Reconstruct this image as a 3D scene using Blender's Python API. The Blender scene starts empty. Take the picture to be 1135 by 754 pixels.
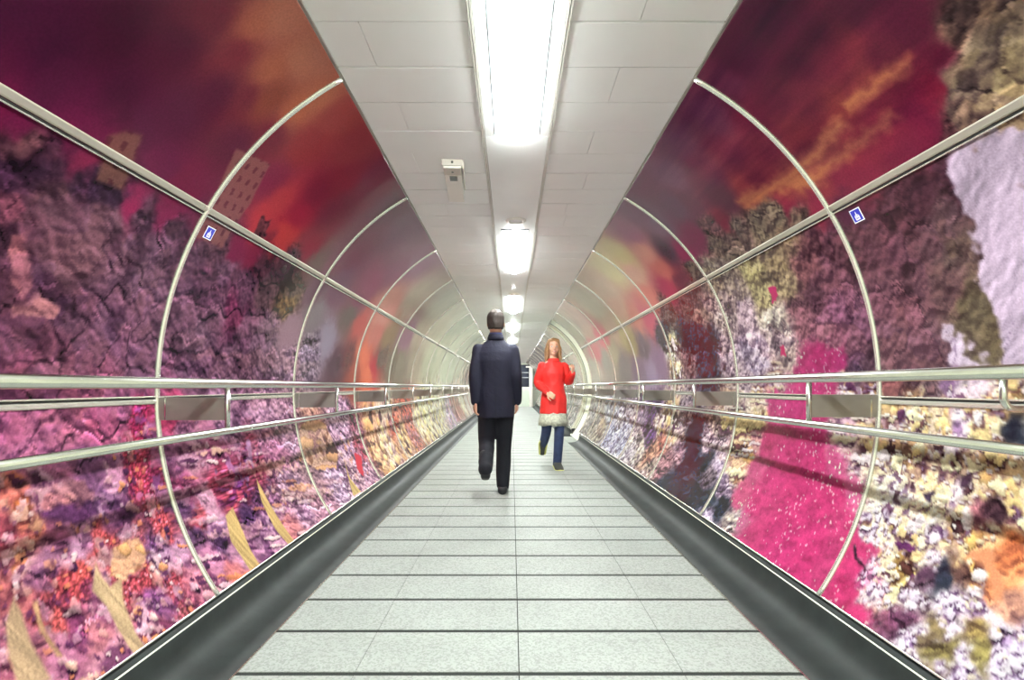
import bpy, bmesh, math, random
import numpy as np
from mathutils import Vector, Matrix

random.seed(7)
SC = bpy.context.scene
COL = SC.collection
PI = math.pi

# ------------------------------------------------------------------ helpers
def lin(c):
    c = c / 255.0
    return c / 12.92 if c <= 0.04045 else ((c + 0.055) / 1.055) ** 2.4
def rgb(r, g, b):
    return (lin(r), lin(g), lin(b), 1.0)

def mat(name, color, rough=0.5, metal=0.0, spec=0.5, noise=None, bump=None, emit=None, coat=0.0):
    m = bpy.data.materials.new(name); m.use_nodes = True
    nt = m.node_tree; b = nt.nodes['Principled BSDF']
    b.inputs['Base Color'].default_value = color
    b.inputs['Roughness'].default_value = rough
    b.inputs['Metallic'].default_value = metal
    b.inputs['Specular IOR Level'].default_value = spec
    b.inputs['Coat Weight'].default_value = coat
    tc = nt.nodes.new('ShaderNodeTexCoord')
    if noise:
        sc, amt = noise[0], noise[1]
        n = nt.nodes.new('ShaderNodeTexNoise'); n.inputs['Scale'].default_value = sc; n.inputs['Detail'].default_value = 5
        nt.links.new(tc.outputs['Object'], n.inputs['Vector'])
        mp = nt.nodes.new('ShaderNodeMapRange')
        mp.inputs['From Min'].default_value = 0.25; mp.inputs['From Max'].default_value = 0.75
        mp.inputs['To Min'].default_value = 1 - amt; mp.inputs['To Max'].default_value = 1 + amt
        nt.links.new(n.outputs['Fac'], mp.inputs['Value'])
        mx = nt.nodes.new('ShaderNodeMix'); mx.data_type = 'RGBA'; mx.blend_type = 'MULTIPLY'
        mx.inputs['Factor'].default_value = 1
        mx.inputs['A'].default_value = color
        nt.links.new(mp.outputs['Result'], mx.inputs['B'])
        nt.links.new(mx.outputs['Result'], b.inputs['Base Color'])
    if bump:
        n2 = nt.nodes.new('ShaderNodeTexNoise'); n2.inputs['Scale'].default_value = bump[0]; n2.inputs['Detail'].default_value = 4
        nt.links.new(tc.outputs['Object'], n2.inputs['Vector'])
        bp = nt.nodes.new('ShaderNodeBump'); bp.inputs['Strength'].default_value = bump[1]; bp.inputs['Distance'].default_value = bump[2]
        nt.links.new(n2.outputs['Fac'], bp.inputs['Height'])
        nt.links.new(bp.outputs['Normal'], b.inputs['Normal'])
    if emit:
        b.inputs['Emission Color'].default_value = emit[0]
        b.inputs['Emission Strength'].default_value = emit[1]
    return m

def link(name, me, m=None, parent=None, smooth=False, loc=None):
    o = bpy.data.objects.new(name, me); COL.objects.link(o)
    if m is not None: me.materials.append(m)
    if parent is not None: o.parent = parent
    if loc is not None: o.location = loc
    if smooth:
        me.polygons.foreach_set('use_smooth', [True] * len(me.polygons))
    return o
def obj(name, bm, m=None, parent=None, smooth=False, loc=None):
    me = bpy.data.meshes.new(name)
    bmesh.ops.recalc_face_normals(bm, faces=bm.faces)
    bm.to_mesh(me); bm.free()
    return link(name, me, m, parent, smooth, loc)
def empty(name, loc=(0, 0, 0)):
    o = bpy.data.objects.new(name, None); COL.objects.link(o); o.location = loc
    o.empty_display_size = 0.05
    return o
def tag(o, label, cat, group=None):
    o['label'] = label; o['category'] = cat
    if group: o['group'] = group
    return o
def struct(o, label=None):
    o['kind'] = 'structure'
    if label: o['label'] = label; 
    return o

def box(bm, x0, x1, y0, y1, z0, z1, bev=0.0):
    r = bmesh.ops.create_cube(bm, size=1.0)
    vs = r['verts']
    for v in vs:
        v.co = Vector(((x0 + x1) / 2 + v.co.x * (x1 - x0), (y0 + y1) / 2 + v.co.y * (y1 - y0), (z0 + z1) / 2 + v.co.z * (z1 - z0)))
    if bev > 0:
        es = list({e for v in vs for e in v.link_edges})
        bmesh.ops.bevel(bm, geom=es, offset=bev, segments=2, affect='EDGES', profile=0.5)
    return vs

def tube(bm, pts, r, seg=14, cap=True):
    """round bar along a polyline; r is one radius or one per point"""
    pts = [Vector(p) for p in pts]
    if not hasattr(r, '__len__'): r = [r] * len(pts)
    rings = []
    t0 = (pts[1] - pts[0]).normalized()
    up = Vector((0, 0, 1)) if abs(t0.z) < 0.9 else Vector((1, 0, 0))
    u = t0.cross(up).normalized()
    for i, p in enumerate(pts):
        a = pts[max(i - 1, 0)]; b = pts[min(i + 1, len(pts) - 1)]
        t = (b - a).normalized()
        u = (u - t * u.dot(t)).normalized(); w = t.cross(u)
        rings.append([bm.verts.new(p + (u * math.cos(k * 2 * PI / seg) + w * math.sin(k * 2 * PI / seg)) * r[i]) for k in range(seg)])
    for i in range(len(rings) - 1):
        for k in range(seg):
            bm.faces.new((rings[i][k], rings[i][(k + 1) % seg], rings[i + 1][(k + 1) % seg], rings[i + 1][k]))
    if cap:
        bm.faces.new(rings[0][::-1]); bm.faces.new(rings[-1])

def loft(bm, rings, cap=True):
    rr = [[bm.verts.new(p) for p in ring] for ring in rings]
    n = len(rr[0])
    for i in range(len(rr) - 1):
        for k in range(n):
            bm.faces.new((rr[i][k], rr[i][(k + 1) % n], rr[i + 1][(k + 1) % n], rr[i + 1][k]))
    if cap:
        bm.faces.new(rr[0][::-1]); bm.faces.new(rr[-1])

def extrude_profile(bm, prof, ys, closed=True):
    """sweep an (x, z) outline along the tunnel (y)"""
    rings = [[(x, y, z) for x, z in prof] for y in ys]
    loft(bm, rings, cap=closed)

# ------------------------------------------------------------------ the tunnel's measures (metres)
R = 1.47            # face of the mural panels
CZ = 1.0            # height of the tube's axis
S_TOP, S_TRIM, S_RAIL, S_BOT = 1.560, 0.785, -0.022, -0.868      # arc length from the axis height
RING0, STEP = 2.05, 1.285
GAP0, GAP1 = 9.35, 10.50      # the recessed cream arch on the right
Y_BACK, Y_END = -3.4, 26.5
CEIL = 2.29
LAMP0, LAMP_STEP, LAMP_LEN = 1.09, 2.965, 1.42

def wallpt(side, y, s, r=R):
    a = s / R
    return Vector((side * r * math.cos(a), y, CZ + r * math.sin(a)))

# ------------------------------------------------------------------ materials
M_steel = mat('brushed_stainless_steel', rgb(214, 212, 202), 0.24, 1.0, noise=(30, 0.06))
M_rail = mat('satin_rail_steel', rgb(210, 210, 204), 0.24, 1.0, noise=(25, 0.05))
M_bracket = mat('dull_bracket_steel', rgb(150, 145, 138), 0.48, 0.6, noise=(14, 0.10))
M_rib = mat('polished_joint_strip', rgb(232, 230, 220), 0.26, 0.75)
M_bar = mat('aged_joint_bar', rgb(196, 192, 178), 0.34, 0.7)
M_lining = mat('cream_enamel_lining', rgb(226, 228, 208), 0.35, noise=(3, 0.04))
M_skirt = mat('black_rubber_cove', rgb(40, 45, 44), 0.6, spec=0.3, noise=(9, 0.28), bump=(60, 0.15, 0.002))
M_dark = mat('dark_joint', rgb(36, 36, 36), 0.6)
M_ceil = mat('painted_ceiling_plank', rgb(248, 249, 248), 0.42, noise=(2.2, 0.04))
M_ceilc = mat('painted_ceiling_strip', rgb(247, 249, 248), 0.45, noise=(2.6, 0.05))
M_white = mat('white_painted_metal', rgb(236, 234, 226), 0.4)
M_lampbody = mat('lamp_housing_grey', rgb(150, 158, 162), 0.5)
M_lens = mat('lamp_lens_glow', rgb(250, 250, 245), 0.3, emit=((0.95, 1.0, 0.97, 1), 1.0))
def lens_glow(m):
    # a tube behind a ribbed lens: brightest along the middle of the lens
    nt = m.node_tree; b = nt.nodes['Principled BSDF']
    tc = nt.nodes.new('ShaderNodeTexCoord'); sp = nt.nodes.new('ShaderNodeSeparateXYZ')
    nt.links.new(tc.outputs['Object'], sp.inputs[0])
    ab = nt.nodes.new('ShaderNodeMath'); ab.operation = 'ABSOLUTE'; nt.links.new(sp.outputs['X'], ab.inputs[0])
    mp = nt.nodes.new('ShaderNodeMapRange'); mp.interpolation_type = 'SMOOTHSTEP'
    mp.inputs['From Min'].default_value = 0.010; mp.inputs['From Max'].default_value = 0.030
    mp.inputs['To Min'].default_value = LAMP_CORE; mp.inputs['To Max'].default_value = LAMP_SIDE
    nt.links.new(ab.outputs[0], mp.inputs['Value']); nt.links.new(mp.outputs['Result'], b.inputs['Emission Strength'])
LAMP_CORE, LAMP_SIDE = 390.0, 30.0
lens_glow(M_lens)
M_plate = mat('box_face_white', rgb(240, 238, 230), 0.4)
M_taupe = mat('taupe_painted_metal', rgb(196, 190, 180), 0.45)
M_glassdark = mat('dark_small_window', rgb(90, 92, 88), 0.2)
M_navydark = mat('dark_navy_glazing', rgb(26, 32, 48), 0.2)
M_palebar = mat('pale_bar', rgb(150, 156, 158), 0.4)
M_dado = mat('pale_green_dado', rgb(196, 206, 192), 0.5, noise=(3, 0.05))
M_blue = mat('sign_blue', rgb(12, 24, 170), 0.4)
M_signwhite = mat('sign_white', rgb(236, 236, 240), 0.4)

def floor_material():
    m = mat('terrazzo_tile', rgb(206, 212, 200), 0.65, spec=0.2)
    nt = m.node_tree; b = nt.nodes['Principled BSDF']
    tc = nt.nodes.new('ShaderNodeTexCoord')
    v = nt.nodes.new('ShaderNodeTexVoronoi'); v.inputs['Scale'].default_value = 130
    nt.links.new(tc.outputs['Object'], v.inputs['Vector'])
    r = nt.nodes.new('ShaderNodeValToRGB')
    r.color_ramp.elements[0].color = rgb(141, 146, 141); r.color_ramp.elements[1].color = rgb(160, 165, 160)
    r.color_ramp.elements[0].position = 0.15; r.color_ramp.elements[1].position = 0.6
    sep = nt.nodes.new('ShaderNodeSeparateColor')
    nt.links.new(v.outputs['Color'], sep.inputs['Color']); nt.links.new(sep.outputs[0], r.inputs['Fac'])
    n = nt.nodes.new('ShaderNodeTexNoise'); n.inputs['Scale'].default_value = 2.3; n.inputs['Detail'].default_value = 6
    nt.links.new(tc.outputs['Object'], n.inputs['Vector'])
    mp = nt.nodes.new('ShaderNodeMapRange'); mp.inputs['From Min'].default_value = .3; mp.inputs['From Max'].default_value = .7
    mp.inputs['To Min'].default_value = .90; mp.inputs['To Max'].default_value = 1.04
    nt.links.new(n.outputs['Fac'], mp.inputs['Value'])
    mx = nt.nodes.new('ShaderNodeMix'); mx.data_type = 'RGBA'; mx.blend_type = 'MULTIPLY'; mx.inputs['Factor'].default_value = 1
    nt.links.new(r.outputs['Color'], mx.inputs['A']); nt.links.new(mp.outputs['Result'], mx.inputs['B'])
    nt.links.new(mx.outputs['Result'], b.inputs['Base Color'])
    return m
M_floor = floor_material()
M_groove = mat('dark_tile_groove', rgb(48, 52, 49), 0.8, spec=0.2)

# ------------------------------------------------------------------ floor: tiles with raised grooves between the rows, all one floor
def build_floor():
    bm = bmesh.new()
    box(bm, -1.30, 1.30, Y_BACK, Y_END + 0.4, -0.10, -0.0028)
    f = obj('floor', bm, M_groove); struct(f)
    bt = bmesh.new()
    y = 1.808 + 0.317 * math.floor((Y_BACK - 1.808) / 0.317 + 1)
    xs = [-1.012, -0.592, 0.0, 0.592, 1.012]
    k = 0
    while y < Y_END + 0.3:
        g = 0.0185 if y < 12 else 0.015
        j = 0.0012
        for i in range(4):
            a, b_ = xs[i], xs[i + 1]
            jj = 0.0022 if i in (1, 2) else 0.001
            box(bt, a + (0.0012 if i == 1 or i == 3 else (0.0022 if i == 2 else 0.0)), b_ - (0.0022 if i == 1 else 0.0012), y + g, y + 0.317 - g * 0.35, -0.02, 0.0)
        y += 0.317; k += 1
    t = obj('tile_field', bt, M_floor, f)
    # recess floor by the cream arch
    bm = bmesh.new(); box(bm, 1.016, 1.42, GAP0 + 0.004, GAP1 - 0.004, -0.02, 0.0); obj('tile_field', bm, M_floor, f)
    return f
build_floor()

# ------------------------------------------------------------------ black cove skirting
def cove(side, y0, y1, name):
    # floor strip, rounded cove, upright face
    pr = [(1.018, -0.012), (1.018, 0.004), (1.08, 0.006), (1.12, 0.010), (1.15, 0.018), (1.175, 0.030), (1.195, 0.047), (1.208, 0.068), (1.215, 0.092), (1.219, 0.125), (1.222, 0.168), (1.262, 0.176), (1.262, -0.012)]
    pr = [(side * x, z) for x, z in pr]
    bm = bmesh.new()
    n = max(1, int((y1 - y0) / 1.4))
    extrude_profile(bm, pr, [y0 + (y1 - y0) * i / n for i in range(n + 1)])
    o = obj(name, bm, M_skirt); struct(o)
    for p in o.data.polygons: p.use_smooth = abs(p.center.z - .06) < .09 and p.area > 0 and p.normal.x * side < 0.2
    # bright edging strip between floor tile and cove
    bm = bmesh.new(); box(bm, min(side * 1.012, side * 1.018), max(side * 1.012, side * 1.018), y0, y1, -0.012, 0.005)
    obj('edging_strip', bm, M_steel, o)
    return o
cove(-1, Y_BACK, Y_END, 'baseboard_left')
cove(1, Y_BACK, GAP0 - 0.02, 'baseboard_right')
cove(1, GAP1 + 0.06, Y_END, 'baseboard_right_far')

# ------------------------------------------------------------------ tube lining (behind and between the panels)
def lining(side, y0, y1, r0, r1, s0, s1, name, n=48):
    bm = bmesh.new()
    prof = []
    for i in range(n + 1):
        a = (s0 + (s1 - s0) * i / n) / R
        prof.append((side * r0 * math.cos(a), CZ + r0 * math.sin(a)))
    for i in range(n, -1, -1):
        a = (s0 + (s1 - s0) * i / n) / R
        prof.append((side * r1 * math.cos(a), CZ + r1 * math.sin(a)))
    extrude_profile(bm, prof, [y0, y1])
    return bm
wl = struct(obj('wall_left', lining(-1, Y_BACK, Y_END, 1.488, 1.60, -0.90, 1.60, 'x'), M_lining))
wr = struct(obj('wall_right', lining(1, Y_BACK, GAP0 - 0.01, 1.488, 1.60, -0.90, 1.60, 'x'), M_lining))
obj('far_lining', lining(1, GAP1 + 0.02, Y_END, 1.488, 1.60, -0.90, 1.60, 'x'), M_lining, wr)
# recessed cream arch with a thin dark joint
wa = struct(obj('wall_right_arch', lining(1, GAP0 - 0.01, GAP1 + 0.02, 1.535, 1.62, -1.0, 1.60, 'x'), M_lining))
obj('joint_line', lining(1, GAP1 - 0.16, GAP1 - 0.12, 1.528, 1.540, -0.98, 1.585, 'x'), M_dark, wa)
obj('joint_line', lining(1, GAP1 - 0.03, GAP1 + 0.015, 1.470, 1.540, -0.89, 1.585, 'x'), M_rib, wa)
bm = bmesh.new(); box(bm, 1.215, 1.37, GAP1 - 0.06, GAP1 + 0.05, 0.0, 0.17, 0.004)
struct(obj('trim_plinth', bm, M_dark))

# back wall behind the camera and far wall
bm = bmesh.new(); box(bm, -1.62, 1.62, Y_BACK - 0.1, Y_BACK, -0.1, 2.6); struct(obj('wall_back', bm, M_lining))

# ------------------------------------------------------------------ ceiling
def build_ceiling():
    bm = bmesh.new(); box(bm, -0.80, 0.80, Y_BACK, Y_END + 0.3, CEIL + 0.09, CEIL + 0.16)
    c = struct(obj('ceiling', bm, M_dark))
    rnd = random.Random(3)
    bm = bmesh.new()
    step = 0.247
    for side in (-1, 1):
        y = 1.742 + step * math.floor((Y_BACK - 1.742) / step + 1)
        while y < Y_END + 0.2:
            g = 0.0034 + (0.003 if rnd.random() < 0.22 else 0)
            cut = None
            if rnd.random() < 0.45: cut = rnd.uniform(0.3, 0.6)
            dz = rnd.uniform(-0.0015, 0.0015)
            segs = [(0.178, 0.722)] if cut is None else [(0.178, cut - 0.0012), (cut + 0.0012, 0.722)]
            for a, b in segs:
                x0, x1 = sorted((side * a, side * b))
                box(bm, x0, x1, y + g, y + step - 0.0012, CEIL + dz, CEIL + 0.012)
            y += step
    obj('plank_field', bm, M_ceil, c)
    # backing just above the planks
    bm = bmesh.new()
    for side in (-1, 1):
        x0, x1 = sorted((side * 0.17, side * 0.724)); box(bm, x0, x1, Y_BACK, Y_END + 0.2, CEIL + 0.013, CEIL + 0.088)
    obj('plank_backing', bm, mat('plank_gap_grey', rgb(96, 94, 88), 0.8), c)
    # centre strip with openings for the lamps
    bm = bmesh.new()
    ys = []
    for k in range(-1, 9):
        a = LAMP0 + LAMP_STEP * k
        ys.append((a, a + LAMP_LEN))
    prev = Y_BACK
    for a, b in ys:
        if a - 0.03 > prev:
            mid = b + 0.04
            y = prev
            box(bm, -0.158, 0.158, prev + 0.004, a - 0.03, CEIL - 0.001, CEIL + 0.085)
        box(bm, -0.158, -0.114, a - 0.027, b + 0.027, CEIL - 0.001, CEIL + 0.085)
        box(bm, 0.114, 0.158, a - 0.027, b + 0.027, CEIL - 0.001, CEIL + 0.085)
        prev = b + 0.027
    box(bm, -0.158, 0.158, prev + 0.004, Y_END + 0.2, CEIL - 0.001, CEIL + 0.085)
    obj('centre_strip', bm, M_ceilc, c)
    bm = bmesh.new()
    for side in (-1, 1):
        for a, b in ((0.1605, 0.1665), (0.1695, 0.1755)):
            x0, x1 = sorted((side * a, side * b)); box(bm, x0, x1, Y_BACK, Y_END + 0.2, CEIL - 0.005, CEIL + 0.02)
    obj('long_bar', bm, M_white, c)
    return c
build_ceiling()
for side, nm in ((-1, 'trim_ceiling_left'), (1, 'trim_ceiling_right')):
    bm = bmesh.new()
    p = wallpt(side, 0, S_TOP + 0.003)
    x0, x1 = sorted((p.x - side * 0.004, p.x + side * 0.02))
    box(bm, x0, x1, Y_BACK, Y_END, p.z - 0.002, p.z + 0.012)
    struct(obj(nm, bm, M_bracket))

# ------------------------------------------------------------------ lamps
def lamp_parts():
    L = LAMP_LEN
    root = empty('ceiling_light')
    bm = bmesh.new()
    # open tray: sides, ends and top
    box(bm, -0.112, -0.107, 0, L, -0.002, 0.07); box(bm, 0.107, 0.112, 0, L, -0.002, 0.07)
    box(bm, -0.107, 0.107, 0, 0.006, -0.002, 0.07); box(bm, -0.107, 0.107, L - 0.006, L, -0.002, 0.07)
    box(bm, -0.112, 0.112, 0, L, 0.0705, 0.078)
    obj('tray', bm, M_lampbody, root)
    bm = bmesh.new()
    prof = []
    for i in range(25):
        a = PI * i / 24
        prof.append((-0.078 * math.cos(a), 0.012 - 0.058 * math.sin(a) ** 0.55 if math.sin(a) > 1e-6 else 0.012))
    prof += [(0.078, 0.055), (-0.078, 0.055)]
    rings = []
    for y, s in ((0.10, 0.80), (0.11, 0.93), (0.125, 1.0), (L - 0.065, 1.0), (L - 0.05, 0.93), (L - 0.04, 0.80)):
        rings.append([(x * (0.9 + 0.1 * s), y, 0.03 + (z - 0.03) * s) for x, z in prof])
    loft(bm, rings)
    obj('diffuser', bm, M_lens, root, smooth=False)
    for t in (0.2, 0.45, 0.7, 0.93):
        bm = bmesh.new(); box(bm, 0.080, 0.106, L * t - 0.012, L * t + 0.012, 0.004, 0.010); obj('clip', bm, M_lampbody, root)
    return root
ORD = ['nearest', 'second', 'third', 'fourth', 'fifth', 'sixth', 'seventh', 'eighth', 'ninth']
lamp0 = lamp_parts()
for k in range(-1, 9):
    if k == -1:
        r = lamp0
    else:
        r = lamp0.copy(); COL.objects.link(r)
        for ch in list(lamp0.children):
            c = ch.copy(); COL.objects.link(c); c.parent = r
    r.location = (0, LAMP0 + LAMP_STEP * k, CEIL)
    g = 'fluorescent ceiling lights in a row'
    if k == -1: lab = 'glowing white ceiling light overhead behind the viewer, out of the frame'
    elif k == 0: lab = 'glowing white fluorescent ceiling light, largest and nearest at the top edge'
    elif k < 5: lab = 'glowing white fluorescent ceiling light, %s from the top along the centre strip' % ORD[k]
    else: lab = 'tiny glowing ceiling light at the far end of the row above the people'
    tag(r, lab, 'ceiling light', g)

# ceiling rings ahead of lamps
def torus_ring(y, lab):
    bm = bmesh.new()
    prof = [(0.048, -0.001), (0.050, -0.010), (0.058, -0.014), (0.070, -0.012), (0.078, -0.004), (0.079, -0.001)]
    n = 32
    rings = [[(rr * math.cos(2 * PI * k / n), rr * math.sin(2 * PI * k / n), z) for k in range(n)] for rr, z in prof]
    loft(bm, rings, cap=False)
    bmesh.ops.create_circle(bm, cap_ends=True, radius=0.05, segments=32, matrix=Matrix.Translation((0, 0, -0.002)))
    r = obj('ceiling_speaker', bm, M_white, smooth=True, loc=(0.006, y, CEIL - 0.001))
    bm = bmesh.new()
    bmesh.ops.create_uvsphere(bm, u_segments=24, v_segments=8, radius=0.046)
    for v in bm.verts: v.co.z = v.co.z * 0.12 - 0.002
    obj('grille', bm, M_ceilc, r, smooth=True)
    tag(r, lab, 'speaker', 'round ceiling fittings')
torus_ring(LAMP0 + LAMP_STEP - 0.235, 'white round ring fitting on ceiling just before the second light')
torus_ring(LAMP0 + LAMP_STEP * 2 - 0.2, 'small faint ring fitting on ceiling just before the third light')

# white box under a bracket, left of the centre strip
def ceiling_box():
    r = empty('camera_housing', (-0.355, 2.79, CEIL))
    r.rotation_euler = (0, 0, math.radians(3.4))
    bm = bmesh.new(); box(bm, -0.058, 0.058, 0.0, 0.10, -0.010, -0.002, 0.002)
    obj('base_plate', bm, M_taupe, r)
    bm = bmesh.new()
    box(bm, -0.057, 0.057, -0.004, 0.004, -0.038, -0.003, 0.001)
    box(bm, 0.056, 0.064, 0.0, 0.30, -0.052, -0.012, 0.001)
    obj('bracket', bm, M_taupe, r)
    hb = bmesh.new(); box(hb, -0.051, 0.051, 0.006, 0.53, -0.046, -0.012, 0.004)
    h = obj('housing', hb, M_plate, r)
    bm = bmesh.new(); box(bm, -0.049, 0.049, 0.008, 0.10, -0.0490, -0.0462); obj('cover_plate', bm, M_taupe, h)
    bm = bmesh.new(); box(bm, -0.022, 0.022, 0.12, 0.185, -0.0482, -0.0462); obj('window', bm, M_glassdark, h)
    bm = bmesh.new(); bmesh.ops.create_cone(bm, cap_ends=True, segments=12, radius1=0.007, radius2=0.007, depth=0.003, matrix=Matrix.Translation((0.0, 0.055, -0.0506)))
    obj('screw', bm, M_glassdark, h)
    bm = bmesh.new(); bmesh.ops.create_cone(bm, cap_ends=True, segments=12, radius1=0.007, radius2=0.007, depth=0.003, matrix=Matrix.Translation((0, -0.0055, -0.020)) @ Matrix.Rotation(PI / 2, 4, 'X'))
    obj('screw', bm, M_glassdark, r)
    tag(r, 'white metal camera housing on a bracket under the ceiling, left of the lights', 'camera')
ceiling_box()
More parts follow.
